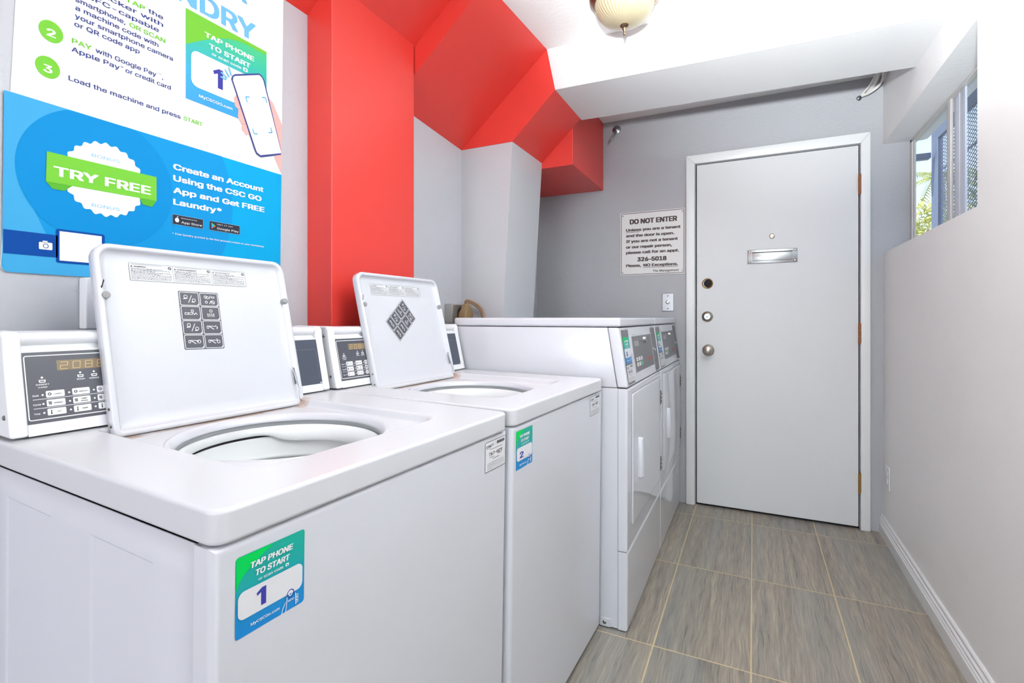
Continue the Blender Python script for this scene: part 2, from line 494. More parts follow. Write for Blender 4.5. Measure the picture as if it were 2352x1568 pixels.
# ================================================================== THE ROOM
XL, XR, YB, ZC = -1.325, 0.60, 3.14, 2.345
YR = -4.0                                     # where the room ends behind the photographer
fl = MB().box(-1.45, 0.75, YR, 3.32, -0.06, 0.0, FLOORM)
struct(fl, 'floor', 'grey wood-look tile floor with tan grout lines', 'floor', smooth=False)
struct(MB().box(-1.45, 0.80, YR, 3.32, ZC, ZC + 0.08, CEILP), 'ceiling', 'white textured ceiling', 'ceiling', smooth=False)
struct(MB().box(-1.45, XL, YR, 3.32, 0, ZC, LIGHTG), 'wall_left', 'pale grey wall behind the washing machines', 'wall', smooth=False)
# back wall with the door opening
DX0, DX1, DZ = -0.306, 0.500, 2.004
wb = MB()
wb.box(XL, DX0, YB, YB + 0.10, 0, ZC, GREYW); wb.box(DX1, 0.716, YB, YB + 0.10, 0, ZC, GREYW)
wb.box(DX0, DX1, YB, YB + 0.10, DZ, ZC, GREYW); wb.box(XL, 0.716, YB + 0.10, YB + 0.15, 0, ZC, GREYW)  # last box: added unseen backing that keeps sky light out of the door gap
struct(wb, 'wall_back', 'grey painted end wall around the white door', 'wall', smooth=False)
# right wall with the window opening
WY0, WZ0, WZ1 = 1.94, 1.432, 1.99
wr = MB()
wr.box(XR, 0.78, YR, WY0, 0, ZC, WHITEWALL); wr.box(XR, 0.78, WY0, YB + 0.0, 0, WZ0, WHITEWALL)
wr.box(XR, 0.78, WY0, YB + 0.0, WZ1, ZC, WHITEWALL)
struct(wr, 'wall_right', 'white plastered wall under and around the high window', 'wall', smooth=False)
# baseboard with a moulded profile
prof = [(XR, 0), (XR - 0.018, 0), (XR - 0.018, 0.050), (XR - 0.014, 0.054), (XR - 0.016, 0.060), (XR - 0.012, 0.066),
        (XR - 0.013, 0.074), (XR - 0.008, 0.080), (XR - 0.008, 0.090), (XR - 0.004, 0.095), (XR, 0.095)]
struct(MB().prism(prof, 'y', YR, YB - 0.001, TRIMW), 'baseboard_right', 'white moulded baseboard along the right wall', 'baseboard', smooth=False)

# boxed ceiling beam
bp = [(-0.821, 2.150), (XR, 2.124), (XR, ZC), (-0.862, ZC)]
struct(MB().prism(bp, 'y', 2.162, 2.556, BEAMP), 'trim_1', 'white boxed beam crossing under the ceiling', 'beam', smooth=False)
# red column on the left wall
struct(MB().box(XL, -1.217, 1.195, 1.628, 0, 2.30, RED, 0.003, 2), 'trim_2', 'red painted vertical column on the left wall', 'column', smooth=False)
# sloping red soffits: the underside of a staircase
sf = MB()
sf.prism([(XL, 2.098), (-1.020, ZC), (XL, ZC)], 'y', YR, 1.633, RED)
A = [(XL, 1.633, 1.985), (-0.893, 1.633, ZC), (XL, 1.633, ZC)]; B = [(XL, 2.162, 1.945), (-0.862, 2.162, ZC), (XL, 2.162, ZC)]
sf.raw(A + B, [(0, 1, 2), (3, 5, 4), (0, 3, 4, 1), (1, 4, 5, 2), (2, 5, 3, 0)], RED)
sf.prism([(XL, 1.945), (-1.040, 1.945), (-0.821, 2.150), (-0.862, ZC), (XL, ZC)], 'y', 2.162, 2.537, RED)
struct(sf, 'trim_3', 'red sloping stair soffit stepping down from the ceiling', 'soffit', smooth=False)
struct(MB().box(XL, -0.864, 2.537, YB, 1.915, ZC, RED, 0.003, 2), 'trim_4', 'red box under the beam in the far corner', 'soffit box', smooth=False)
# grey chase below the soffit
struct(MB().prism([(XL, 0), (-1.159, 0), (-1.040, 1.9445), (XL, 1.9445)], 'y', 2.163, 2.536, GREYW_LIT), 'trim_5',
       'grey leaning wall chase below the red soffit', 'wall chase', smooth=False)

# ------------------------------------------------------------------ door
dr = MB().box(DX0 + 0.006, DX1 - 0.006, 3.128, 3.166, 0.014, DZ - 0.006, DOORW, 0.003, 2)
door = struct(dr, 'door_1', 'closed white flush door with mail slot', 'door', wn=True)
cas = MB()
cas.prism([(-0.358, 0), (DX0 - 0.004, 0), (DX0 - 0.004, DZ + 0.002), (-0.358, 2.058)], 'y', 3.119, YB, TRIMW, 0.003)
cas.prism([(0.544, 0), (DX1 + 0.002, 0), (DX1 + 0.002, DZ + 0.002), (0.544, 2.058)], 'y', 3.119, YB, TRIMW, 0.003)
cas.prism([(-0.358, 2.058), (DX0 - 0.004, DZ + 0.002), (DX1 + 0.002, DZ + 0.002), (0.544, 2.058)], 'y', 3.119, YB, TRIMW, 0.003)
cas.build('casing', door)
st = MB()
st.box(DX0, DX0 + 0.03, 3.168, 3.185, 0, DZ, DARK); st.box(DX1 - 0.03, DX1, 3.168, 3.185, 0, DZ, DARK)
st.box(DX0, DX1, 3.168, 3.185, DZ - 0.03, DZ, DARK); st.box(DX0, DX1, 3.15, 3.20, 0.0, 0.006, DARK)
st.build('door_gap_shade', door)  # black strips imitate the shade in the gaps around the door
# hardware on the door face (y = 3.128)
FY = 3.128
def disc_y(mb, x, z, prof, m, n=32):     # prof: (radius, distance out of the door)
    mb.lathe([(r, -h) for r, h in prof], (x, FY, z), m, 'y', n)
tag(MB().lathe([(0.0, -0.005), (0.010, -0.005), (0.0145, -0.003), (0.0145, 0)], (0.094, FY, 1.554), NICKEL, 'y').build('peephole', door), 'small brushed metal peephole')
ms = MB().box(-0.029, 0.217, FY - 0.006, FY, 1.404, 1.482, CHROME, 0.003, 2)
slot = ms.build('mail_slot', door); tag(slot, 'chrome mail slot plate')
MB().box(-0.003, 0.191, FY - 0.010, FY - 0.005, 1.418, 1.464, CHROME, 0.002, 2).build('flap', slot)
hp = MB().box(-0.006, 0.194, FY - 0.0075, FY - 0.005, 1.464, 1.468, DARK); hp.build('hinge_pin', slot)
for sx in (-0.017, 0.205):
    for sz in (1.415, 1.471):
        MB().lathe([(0, -0.010), (0.004, -0.0095), (0.007, -0.0065), (0.007, -0.005)], (sx, FY, sz), NICKEL, 'y', 16).build('screw', slot)
bh = MB(); disc_y(bh, -0.240, 1.301, [(0.030, 0), (0.030, 0.003), (0.027, 0.005), (0.0245, 0.004), (0.0245, 0.0005)], BRASS)
o = bh.build('lock_bore', door); tag(o, 'empty lock hole with a worn brass rim')
b2 = MB(); disc_y(b2, -0.236, 1.301, [(0.0, 0.0008), (0.0245, 0.0008)], DARK); b2.build('hole', o)
dl = MB(); disc_y(dl, -0.241, 1.108, [(0.031, 0), (0.031, 0.006), (0.027, 0.012), (0.020, 0.015), (0.018, 0.013)], NICKEL)
o = dl.build('deadbolt', door); tag(o, 'round nickel deadbolt')
dc = MB(); disc_y(dc, -0.241, 1.108, [(0.018, 0.013), (0.017, 0.016), (0.0, 0.017)], CHROME); dc.build('cylinder', o)
dk = MB(); dk.box(-0.2425, -0.2395, FY - 0.0185, FY - 0.016, 1.101, 1.113, DARK); dk.build('keyway', o)
kn = MB(); disc_y(kn, -0.236, 0.912, [(0.033, 0), (0.033, 0.006), (0.028, 0.011), (0.014, 0.016), (0.013, 0.030), (0.022, 0.038), (0.027, 0.050), (0.025, 0.060), (0.015, 0.066), (0, 0.067)], NICKEL)
tag(kn.build('door_knob', door), 'round satin nickel knob')
for hz, hm in ((1.794, RUSTM), (1.020, RUSTM), (0.245, BRASS)):
    hb = MB()
    for k in range(3):
        hb.cyl((0.4975, 3.120, hz - 0.05 + k * 0.0338), (0.4975, 3.120, hz - 0.05 + k * 0.0338 + 0.032), 0.0065, hm, 14)
    hb.cyl((0.4975, 3.120, hz - 0.054), (0.4975, 3.120, hz + 0.055), 0.0045, hm, 12)
    tag(hb.build('hinge', door), 'worn metal hinge barrel')

# ------------------------------------------------------------------ window
GX = 0.715
wf = MB()
wf.box(GX - 0.004, GX + 0.022, WY0, YB, WZ1 - 0.012, WZ1, ALU, 0.0015, 1)
wf.box(GX - 0.004, GX + 0.022, WY0, YB, WZ0, WZ0 + 0.020, ALU, 0.0015, 1)
wf.box(GX - 0.004, GX + 0.008, 3.112, YB - 0.0005, WZ0, WZ1, ALU, 0.0015, 1)
wf.box(GX + 0.002, GX + 0.010, 3.092, 3.112, WZ0, WZ1, ALU, 0.0015, 1)
wf.box(GX - 0.004, GX + 0.022, WY0, WY0 + 0.03, WZ0, WZ1, ALU, 0.0015, 1)
win = struct(wf, 'window_1', 'high sliding window with aluminium frame in the right wall', 'window')
MB().box(GX - 0.003, GX + 0.007, 2.572, 2.614, WZ0 + 0.018, WZ1 - 0.011, ALU, 0.002, 2).build('meeting_stile', win)
sa = MB()
SASH = mat('sash_aluminium', (206, 212, 224), 0.4, 0.2)
sa.box(GX + 0.009, GX + 0.016, 2.515, 2.572, WZ0 + 0.018, WZ1 - 0.011, SASH, 0.002, 2)
sa.box(GX + 0.009, GX + 0.016, 2.455, 2.490, WZ0 + 0.018, WZ1 - 0.011, SASH, 0.002, 2)
sa.box(GX + 0.0105, GX + 0.0145, 2.490, 2.515, WZ0 + 0.018, WZ1 - 0.011, SASH)
sa.build('sliding_sash', win)
MB().box(GX + 0.003, GX + 0.006, 2.60, 3.10, WZ0 + 0.018, WZ1 - 0.011, GLASS).build('pane', win, smooth=False)
MB().box(GX + 0.011, GX + 0.014, WY0 + 0.02, 2.46, WZ0 + 0.018, WZ1 - 0.011, GLASS).build('pane', win, smooth=False)

# ================================================================== OUTSIDE
def screen():
    r = thing('security_screen', 'blue-grey framed mesh security screen outside the window', 'screen')
    X = 0.95
    MB().box(X - 0.012, X + 0.012, 3.59, 3.700, -0.1, 2.178, SLATE, 0.002, 1).build('post', r)
    MB().box(X - 0.03, X + 0.03, 1.20, 1.30, -0.1, 2.178, SLATE, 0.004, 1).build('post', r)
    MB().box(X - 0.012, X + 0.012, 1.30, 3.59, 2.116, 2.176, SLATE, 0.002, 1).build('rail', r)
    MB().box(X - 0.012, X + 0.012, 1.30, 3.59, 0.9, 0.96, SLATE, 0.002, 1).build('rail', r)
    MB().box(0.76, X - 0.03, 3.63, 3.68, 2.018, 2.05, SLATE, 0.003, 1).build('bracket', r)
    MB().box(X + 0.004, X + 0.016, 1.30, 3.58, 1.936, 1.940, SLATE).build('stiffener', r)
    m = MB(); py, pz = 0.046, 0.0190; w = 0.0060
    ny = int((3.58 - 2.3) / py); nz = int((2.116 - 1.4) / pz)
    for j in range(nz + 1):
        z = 2.116 - j * pz
        for i in range(ny):
            y = 3.58 - i * py
            a = (y, z); b = (y - py / 2, z - pz / 2); c = (y - py, z)
            d = (y - py / 2, z + pz / 2 if j else z)
            for p, q in ((a, b), (b, c)):
                m.raw([(X - .001, p[0], p[1] + w / 2), (X + .001, p[0], p[1] - w / 2), (X + .001, q[0], q[1] - w / 2), (X - .001, q[0], q[1] + w / 2)], [(0, 1, 2, 3)], SLATE)
            if j < nz:
                for p, q in (((y, z - pz), b), (b, (y - py, z - pz))):
                    m.raw([(X - .001, p[0], p[1] + w / 2), (X + .001, p[0], p[1] - w / 2), (X + .001, q[0], q[1] - w / 2), (X - .001, q[0], q[1] + w / 2)], [(0, 1, 2, 3)], SLATE)
    m.build('wire_mesh', r, smooth=False)
screen()
ea = MB().box(0.785, 1.10, 0.6, 4.5, 2.372, 2.45, mat('eave_grey', (120, 132, 152), 0.7))
struct(ea, 'trim_6', 'grey roof eave above the window outside', 'eave', smooth=False)
struct(MB().box(0.80, 14, -2, 22, -0.3, -0.1, GROUND), 'ground', 'dry ground outside the building', 'ground', smooth=False)

def foliage(mb, c, r, n, leaf, m, rnd):
    for i in range(n):
        d = Vector((rnd.gauss(0, 1), rnd.gauss(0, 1), rnd.gauss(0, 1))).normalized() * (0.55 + 0.45 * rnd.random() ** .5)
        p = Vector(c) + Vector((d.x * r[0], d.y * r[1], d.z * r[2]))
        a = Vector((rnd.uniform(-1, 1), rnd.uniform(-1, 1), rnd.uniform(-.6, 1))).normalized(); b = a.orthogonal().normalized()
        L = leaf * rnd.uniform(.6, 1.3)
        mb.raw([p, p + a * L * .5 + b * L * .22, p + a * L, p + a * L * .5 - b * L * .22], [(0, 1, 2, 3)], m)
def shrub(label, x, y, r, h, m, seed):
    rnd = random.Random(seed)
    t = thing('shrub', label, 'shrub', Matrix.Translation((x, y, -0.1)), 'shrubs beyond the window')
    s = MB()
    for k in range(5):
        a = k * 1.3; s.tube([(0.05 * math.cos(a), 0.05 * math.sin(a), 0), (0.2 * r * math.cos(a), 0.2 * r * math.sin(a), h * .4), (.5 * r * math.cos(a), .5 * r * math.sin(a), h * .75)], 0.03, BARK, 6, 3)
    s.build('stem', t)
    f = MB(); foliage(f, (0, 0, h * .58), (r, r, h * .42), 3200, 0.085, m, rnd); f.build('foliage', t, smooth=False)
shrub('yellow-green leafy shrub below the palm outside the window', 2.47, 10.0, 0.36, 3.1, LEAFY, 3)
shrub('olive green shrub behind the mesh of the security screen', 3.36, 11.3, 0.42, 3.8, LEAFG, 5)
shrub('bright yellow shrub seen low through the wire mesh', 2.62, 9.0, 0.30, 2.8, LEAFY, 9)
def palm(x, y, h):
    t = thing('palm_tree', 'palm tree with drooping fronds outside the window', 'palm tree', Matrix.Translation((x, y, -0.1)))
    MB().tube([(0, 0, 0), (0.05, 0, h * .5), (0, 0.03, h)], 0.11, BARK, 10, 4).build('trunk', t)
    rnd = random.Random(4)
    for k in range(14):
        a = 2 * PI * k / 14 + rnd.uniform(-.15, .15); el = rnd.uniform(.1, 1.0); L = rnd.uniform(.7, .9)
        pts = []
        for i in range(9):
            q = i / 8; rr = L * q * math.cos(el * (1 - .3 * q)); z = h + L * (math.sin(el) * q - .75 * q * q)
            pts.append(Vector((rr * math.cos(a), rr * math.sin(a), z)))
        f = MB(); f.tube(pts, 0.008, PALML, 5, 1)
        for i in range(1, 9):
            for sgn in (-1, 1):
                for e in range(2):
                    p = pts[i].lerp(pts[i - 1], e * .5); d = (pts[i] - pts[i - 1]).normalized(); sd = d.cross(Vector((0, 0, 1))).normalized() * sgn
                    q = p + (sd * .8 + d * .5 + Vector((0, 0, -.35))) * .28 * (1 - .5 * i / 8)
                    f.raw([p, p + d * .03, q], [(0, 1, 2)], PALML)
        f.build('frond', t, smooth=False)
palm(3.38, 12.9, 4.05)

# ================================================================== WASHING MACHINES
# local frame: x along the front, y towards the wall, z up; 0.842 = underside of the top panel
ZT = 0.842; WW = 0.682
def machine_matrix(px, py, pz, yaw, pitch, drop):
    a, p = math.radians(yaw), math.radians(pitch)
    ex = Vector((math.sin(a), math.cos(a), 0)); ey = Vector((-math.cos(a) * math.cos(p), math.sin(a) * math.cos(p), math.sin(p))); ez = ex.cross(ey)
    M = Matrix((ex, ey, ez)).transposed().to_4x4(); o = Vector((px, py, pz)) - ez * drop
    return Matrix.Translation(o) @ M

def top_panel():
    base = MB().box(0, WW, -0.004, 0.70, ZT, ZT + 0.042, TOPM)
    ob = base.build('top_panel', smooth=False)
    bm = bmesh.new(); bm.from_mesh(ob.data)
    bmesh.ops.bevel(bm, geom=[e for e in bm.edges if abs(e.verts[0].co.z - e.verts[1].co.z) > .03], offset=0.022, segments=5, profile=.5, affect='EDGES')
    bm.to_mesh(ob.data); bm.free()
    cut = MB(); lo = rloop(0.122, 0.097, 0.556, 0.562, (0.05, 0.05, 0.02, 0.02), 8)
    # sloping sides: narrower at the bottom
    lo2 = rloop(0.132, 0.112, 0.546, 0.560, (0.045, 0.045, 0.02, 0.02), 8)
    cut.loft([[(p[0], p[1], ZT + 0.0225) for p in lo2], [(p[0], p[1], ZT + 0.044) for p in lo]], TOPM)
    c1 = cut.build('cutter', smooth=False)
    c2 = MB().lathe([(0, -0.1), (0.193, -0.1), (0.193, 0.1), (0, 0.1)], (0.341, 0.322, ZT), TOPM, 'z', 72).build('cutter', smooth=False)
    for c in (c1, c2):
        b = ob.modifiers.new('b', 'BOOLEAN'); b.operation = 'DIFFERENCE'; b.object = c; b.solver = 'EXACT'
    bv = ob.modifiers.new('v', 'BEVEL'); bv.width = 0.006; bv.segments = 4; bv.limit_method = 'ANGLE'; bv.angle_limit = math.radians(32); bv.use_clamp_overlap = True
    baked(ob)
    for c in (c1, c2): bpy.data.objects.remove(c)
    ob.data.shade_smooth(); ob.data.set_sharp_from_angle(angle=math.radians(40))
    w = ob.modifiers.new('wn', 'WEIGHTED_NORMAL'); w.keep_sharp = True
    return ob

SEG = {'0': 'abcdef', '2': 'abged', '8': 'abcdefg'}
def seven(art, ch, u, v, w, h, m, lv):
    t = h * .09; k = .12 * h
    pos = {'a': ((0, h), (w, h)), 'g': ((0, h / 2), (w, h / 2)), 'd': ((0, 0), (w, 0)), 'f': ((0, h / 2), (0, h)), 'b': ((w, h / 2), (w, h)), 'e': ((0, 0), (0, h / 2)), 'c': ((w, 0), (w, h / 2))}
    for s_ in SEG[ch]:
        (a, b), (c, d) = pos[s_]; art.line([(u + a + b * .1, v + b), (u + c + d * .1, v + d)], t, m, lv)

def console(root):
    ZB = ZT
    f0, f1 = (0.569, 0.046), (0.606, 0.198)
    tl = math.atan2(f1[0] - f0[0], f1[1] - f0[1])
    # centre extrusion: face, trough, rolled top edge
    prof = [(0.569, 0.046), (0.6035, 0.188), (0.612, 0.193), (0.6165, 0.199), (0.611, 0.204), (0.6075, 0.211), (0.611, 0.2185), (0.620, 0.222), (0.695, 0.222), (0.695, 0.046)]
    c = MB().prism([(a, b + ZB) for a, b in prof], 'x', 0.030, WW - 0.030, ENAMEL2)
    con = c.build('console', root, angle=60)
    for x0, x1, sg in ((0.006, 0.0305, -1), (WW - 0.0305, WW - 0.006, 1)):
        pf = [(0.5665, 0.046), (0.598, 0.176), (0.6015, 0.196), (0.6035, 0.214), (0.612, 0.2245), (0.697, 0.2245), (0.697, 0.046)]
        e = MB().prism([(a, b + ZB) for a, b in pf], 'x', x0, x1, PLASTIC, 0.005, 3).build('end_cap', con, wn=True)
        xs = x0 if sg < 0 else x1
        for (sy, sz) in ((0.622, 0.196), (0.592, 0.080), (0.672, 0.13)):
            MB().lathe([(0, sg * .0022), (0.0035, sg * .002), (0.0045, sg * .0002), (0.0045, -sg * .0004)], (xs, sy, sz + ZB), STEEL, 'x', 14).build('screw', e)
    V = Vector((0, math.sin(tl), math.cos(tl))); N = Vector((0, -math.cos(tl), math.sin(tl)))
    a = Art((0, f0[0], ZB + f0[1]), (1, 0, 0), V, N)
    k = 1 / math.cos(tl)
    def vv(z): return (z - 0.046) * k
    a.rect(0.026, vv(0.0655), 0.350, vv(0.187), PANEL, 0)
    a.frame(0.0315, vv(0.071), 0.345, vv(0.1815), 0.0016, INKW, 1, r=0.004)
    a.rect(0.076, vv(0.153), 0.192, vv(0.171), AMBER, 1)
    for i, ch in enumerate('208888'):
        seven(a, ch, 0.0805 + i * 0.0185, vv(0.1555), 0.0105, 0.0125, AMBERSEG, 2)
    def icon(u, v, lab, basin=True):
        a.ring(u, v + 0.013, 0.0018, 0.0018, INKW, 1, 10)
        a.poly([(u - .005, v + .009), (u + .005, v + .009), (u + .004, v + .004), (u - .004, v + .004)], INKW, 1)
        a.rect(u - .003, v + .0055, u + .003, v + .0075, PANEL, 2)
        for j, l in enumerate(lab): a.text(l, u, v - 0.0005 - j * 0.0048, 0.0034, INKW, 1, align='C', bold=.02, w=len(l) * .0031)
    icon(0.054, vv(0.130), ['INSERT', 'CARD'])
    for i, l in enumerate(('WASH', 'RINSE', 'SPIN')): icon(0.109 + i * 0.021, vv(0.134), [l])
    rows = (('Soil', 'LIGHT', 'MEDIUM', 'HEAVY'), ('Cycle', 'NORMAL', 'PERM PRESS', 'DELICATE'), ('Temp', 'HOT', 'WARM', 'COLD'))
    for r_, row in enumerate(rows):
        v = vv(0.1075 - r_ * 0.0153)
        a.text(row[0], 0.0390, v + .0037, 0.0040, INKW, 1, bold=.02, w=.0021 * len(row[0]))
        for c_ in range(3):
            u = 0.0572 + c_ * 0.0372
            a.disc(u - 0.0045, v + 0.0055, 0.0016, INKW, 1, n=12)
            a.rect(u, v, u + 0.0262, v + 0.0118, KEYW, 1, r=0.0018)
            kk = row[1 + c_].split(' ')
            for j, l in enumerate(kk): a.text(l, u + 0.0165, v + 0.0045 + (len(kk) - 1) * 0.0022 - j * 0.0042, 0.0026, INK, 2, align='C', w=min(.014, len(l) * .0021), bold=.015)
            if r_ == 2: a.line([(u + .0055, v + .003), (u + .0055, v + .0095)], .0013, INK, 2); a.disc(u + .0055, v + .003, .0012, INK, 2, n=10)
            elif r_ == 1: a.poly([(u + .002, v + .009), (u + .0045, v + .0085), (u + .007, v + .009), (u + .007, v + .003), (u + .003, v + .003)], INKG, 2)
            else: a.ring(u + .005, v + .006, .0026, .0012, INK, 2, 12)
        if r_ < 2: a.line([(0.039, v - .0017), (0.167, v - .0017)], .0008, INKW, 1)
    p = a.build('control_panel', con); tag(p, 'charcoal control panel with white keys and amber display')
    b = Art((0, f0[0], ZB + f0[1]), (1, 0, 0), V, N)
    b.rect(0.372, vv(0.0655), 0.664, vv(0.187), PANEL2, 0)
    b.line([(0.395, vv(0.160)), (0.642, vv(0.160))], .0009, INKG, 1)
    b.line([(0.642, vv(0.160)), (0.646, vv(0.155)), (0.646, vv(0.080))], .0007, INKG, 1)
    b.rect(0.645, vv(0.0675), 0.655, vv(0.0695), INKW, 1)
    tag(b.build('reader_panel', con), 'blank slate-grey card reader panel')

LB, LT = Vector((0, 0.536, 0.025)), Vector((0, 0.632, 0.397))
LV = (LT - LB).normalized(); LN = Vector((0, -LV.z, LV.y)); LL = (LT - LB).length
def lid(root, diamond):
    x0, x1 = 0.141, 0.565
    o = LB + Vector((0, 0, ZT))
    def lp(u, v, n): return o + Vector((u, 0, 0)) + LV * v + LN * n
    def loop(i, n, rt, rb): return [lp(u, v, n) for u, v in rloop(x0 + i, i, x1 - i, LL - i, (rb, rb, rt, rt), 8)]
    m = MB()
    m.loft([loop(0.004, -0.026, .026, .006), loop(0.0, -0.022, .030, .008), loop(0.0, -0.004, .030, .008), loop(0.0012, -0.0012, .029, .008), loop(0.004, 0.0, .027, .007),
            loop(0.008, 0.0, .024, .006), loop(0.0105, -0.0015, .022, .006), loop(0.012, -0.005, .021, .005), loop(0.015, -0.010, .019, .005), loop(0.022, -0.0125, .016, .005), loop(0.04, -0.0125, .01, .004)], ENAMEL)
    L = m.build('lid', root, angle=50); tag(L, 'raised white lid leaning against the console')
    fl = -0.0125
    for u in (0.1535, 0.5525):
        MB().loft([[lp(u, 0.276, 0) + (Vector((1, 0, 0)) * math.cos(t) + LV * math.sin(t)) * r + LN * h for t in [2 * PI * i / 20 for i in range(20)]] for r, h in ((.0072, -.008), (.0072, .0022), (.006, .0035), (.001, .004))], RUBBER).build('bumper', L)
    for v, r in ((0.055, .0026), (0.022, .0026)):
        MB().cyl(lp(x0 - .0012, v, -.010), lp(x0 + .002, v, -.010), r, BRONZE, 10).build('rivet', L)
    MB().raw([lp(.146, .292, .0004), lp(.149, .297, .0004), lp(.1525, .309, .0004), lp(.1535, .305, .0004), lp(.150, .295, .0004), lp(.148, .289, .0004)], [(0, 1, 2, 3, 4, 5)], DARK).build('slot', L)
    hg = MB(); hg.box(0, .006, 0, .002, 0, .045, STEEL); 
    hk = MB()
    hk.tube([lp(.5475, .095, -.004), lp(.5500, .06, -.001), lp(.5520, .040, .001), lp(.5475, .028, .004), lp(.5470, .014, .005), lp(.5540, .010, .003), lp(.5580, .018, -.002)], .0013, STEEL, 8)
    hk.raw([lp(.546, .055, -.004), lp(.552, .055, -.004), lp(.552, .098, -.004), lp(.546, .098, -.004)], [(0, 1, 2, 3)], STEEL)
    hk.build('hinge_spring', L)
    # warning label
    a = Art(lp(0, 0, fl), (1, 0, 0), LV, LN); rnd = random.Random(2)
    u0, u1, v0, v1 = 0.204, 0.458, 0.3125, 0.3505
    a.rect(u0, v0, u1, v1, LABELW, 0, r=.002); a.frame(u0, v0, u1, v1, .0007, INKG, 1, r=.002)
    cw = (u1 - u0) / 3
    for c, t in enumerate(('WARNING', 'AVERTISSEMENT', 'ADVERTENCIA')):
        u = u0 + c * cw + .003
        if c: a.line([(u - .003, v0 + .0015), (u - .003, v1 - .0015)], .0006, INKG, 1)
        a.text(t, u + .006, v1 - .0085, .0034, INK, 1, w=.0033 * len(t), bold=.03)
        a.poly([(u, v1 - .0085), (u + .004, v1 - .0085), (u + .002, v1 - .005)], INK, 1)
        a.line([(u + .002, v1 - .0028), (u + cw - .025, v1 - .0028)], .0007, INKG, 1)
        a.ring(u + cw - .009, v1 - .0062, .0034, .0014, INK, 1, 14); a.line([(u + cw - .0115, v1 - .0045), (u + cw - .0065, v1 - .008)], .0009, INK, 1)
        for r_ in range(10):
            v = v1 - .0115 - r_ * .0025; uu = u; end = u + (cw - .007) * (rnd.uniform(.45, .8) if r_ in (0, 2, 4) else 1)
            while uu < end:
                wd = rnd.uniform(.002, .006); a.line([(uu, v), (min(uu + wd, end), v)], .0011 if r_ < 5 else .0009, INKG if rnd.random() < .7 else INK, 1); uu += wd + .0011
    tag(a.build('warning_label', L), 'white warning label in three columns')
    # pictogram sticker: two by four pictures
    b = Art(lp(0, 0, fl), (1, 0, 0), LV, LN)
    sw, sh = 0.0885, 0.133
    cu, cv = (0.3370, 0.2275) if not diamond else (0.3265, 0.2270)
    b.rot = (cu, cv, math.radians(-1.0 if not diamond else -53))
    b.rect(cu - sw / 2, cv - sh / 2, cu + sw / 2, cv + sh / 2, PANEL, 0, r=.003)
    if diamond: b.frame(cu - sw / 2 - .001, cv - sh / 2 - .001, cu + sw / 2 + .001, cv + sh / 2 + .001, .0012, LABELW, 0, r=.003)
    cwid, chei = sw / 2 - .003, sh / 4 - .0022
    def circ(u, v, r): b.ring(u, v, r, .0011, INKW, 2, 14)
    def bar(p, w=.0012): b.line(p, w, INKW, 2)
    for r_ in range(4):
        for c_ in range(2):
            bu = cu + (c_ - .5) * (sw / 2 - .0006); bv = cv + (1.5 - r_) * (sh / 4 - .0006)
            b.frame(bu - cwid / 2, bv - chei / 2, bu + cwid / 2, bv + chei / 2, .0012, INKW, 1, r=.0028)
            b.line([(bu + cwid / 2 - .005, bv - chei / 2), (bu + cwid / 2 - .003, bv - chei / 2 + .0035), (bu + cwid / 2, bv - chei / 2 + .005)], .0011, INKW, 1)
            q = r_ * 2 + c_
            if q in (0, 4):
                circ(bu - .008, bv + .005, .004); bar([(bu - .013, bv), (bu - .005, bv + .001)], .002); bar([(bu - .003, bv - .009), (bu + .005, bv + .008)]); circ(bu + .009, bv - .003, .004); bar([(bu + .004, bv - .007), (bu + .010, bv - .007)], .002)
            elif q == 1:
                circ(bu - .008, bv + .006, .0035); circ(bu - .004, bv + .005, .0035); bar([(bu, bv + .002), (bu + .004, bv + .010)]); b.frame(bu + .005, bv + .004, bu + .013, bv + .008, .001, INKW, 2)
                circ(bu - .007, bv - .006, .0032); bar([(bu, bv - .010), (bu + .004, bv - .002)]); circ(bu + .008, bv - .006, .0044); bar([(bu + .005, bv - .004), (bu + .011, bv - .008)])
            elif q == 2:
                circ(bu + .003, bv + .005, .0032); b.frame(bu - .014, bv - .004, bu - .006, bv + .001, .001, INKW, 2); b.frame(bu - .006, bv - .004, bu + .003, bv + .001, .001, INKW, 2)
                bar([(bu + .004, bv + .001), (bu + .007, bv - .004), (bu + .010, bv + .001), (bu + .013, bv - .004)])
            elif q == 3:
                circ(bu + .001, bv + .006, .0036)
                for k in range(4): bar([(bu - .007 + k * .0045, bv - .008), (bu - .007 + k * .0045, bv)], .0016)
            else:
                b.frame(bu - .013, bv - .003, bu - .008, bv + .003, .001, INKW, 2); bar([(bu - .012, bv + .003), (bu + .008, bv + .002)]); bar([(bu - .007, bv + .002), (bu + .003, bv - .005)], .0016)
                if q == 6: circ(bu + .010, bv, .0042); circ(bu + .007, bv + .001, .002)
                elif q == 7: circ(bu + .010, bv - .001, .004); bar([(bu + .006, bv + .006), (bu + .008, bv + .002)])
                else: bar([(bu + .008, bv + .005), (bu + .008, bv + .002)]); bar([(bu + .011, bv + .002), (bu + .010, bv - .004)], .0018)
    tag(b.build('pictogram_sticker', L), 'charcoal sticker of eight washing pictograms')

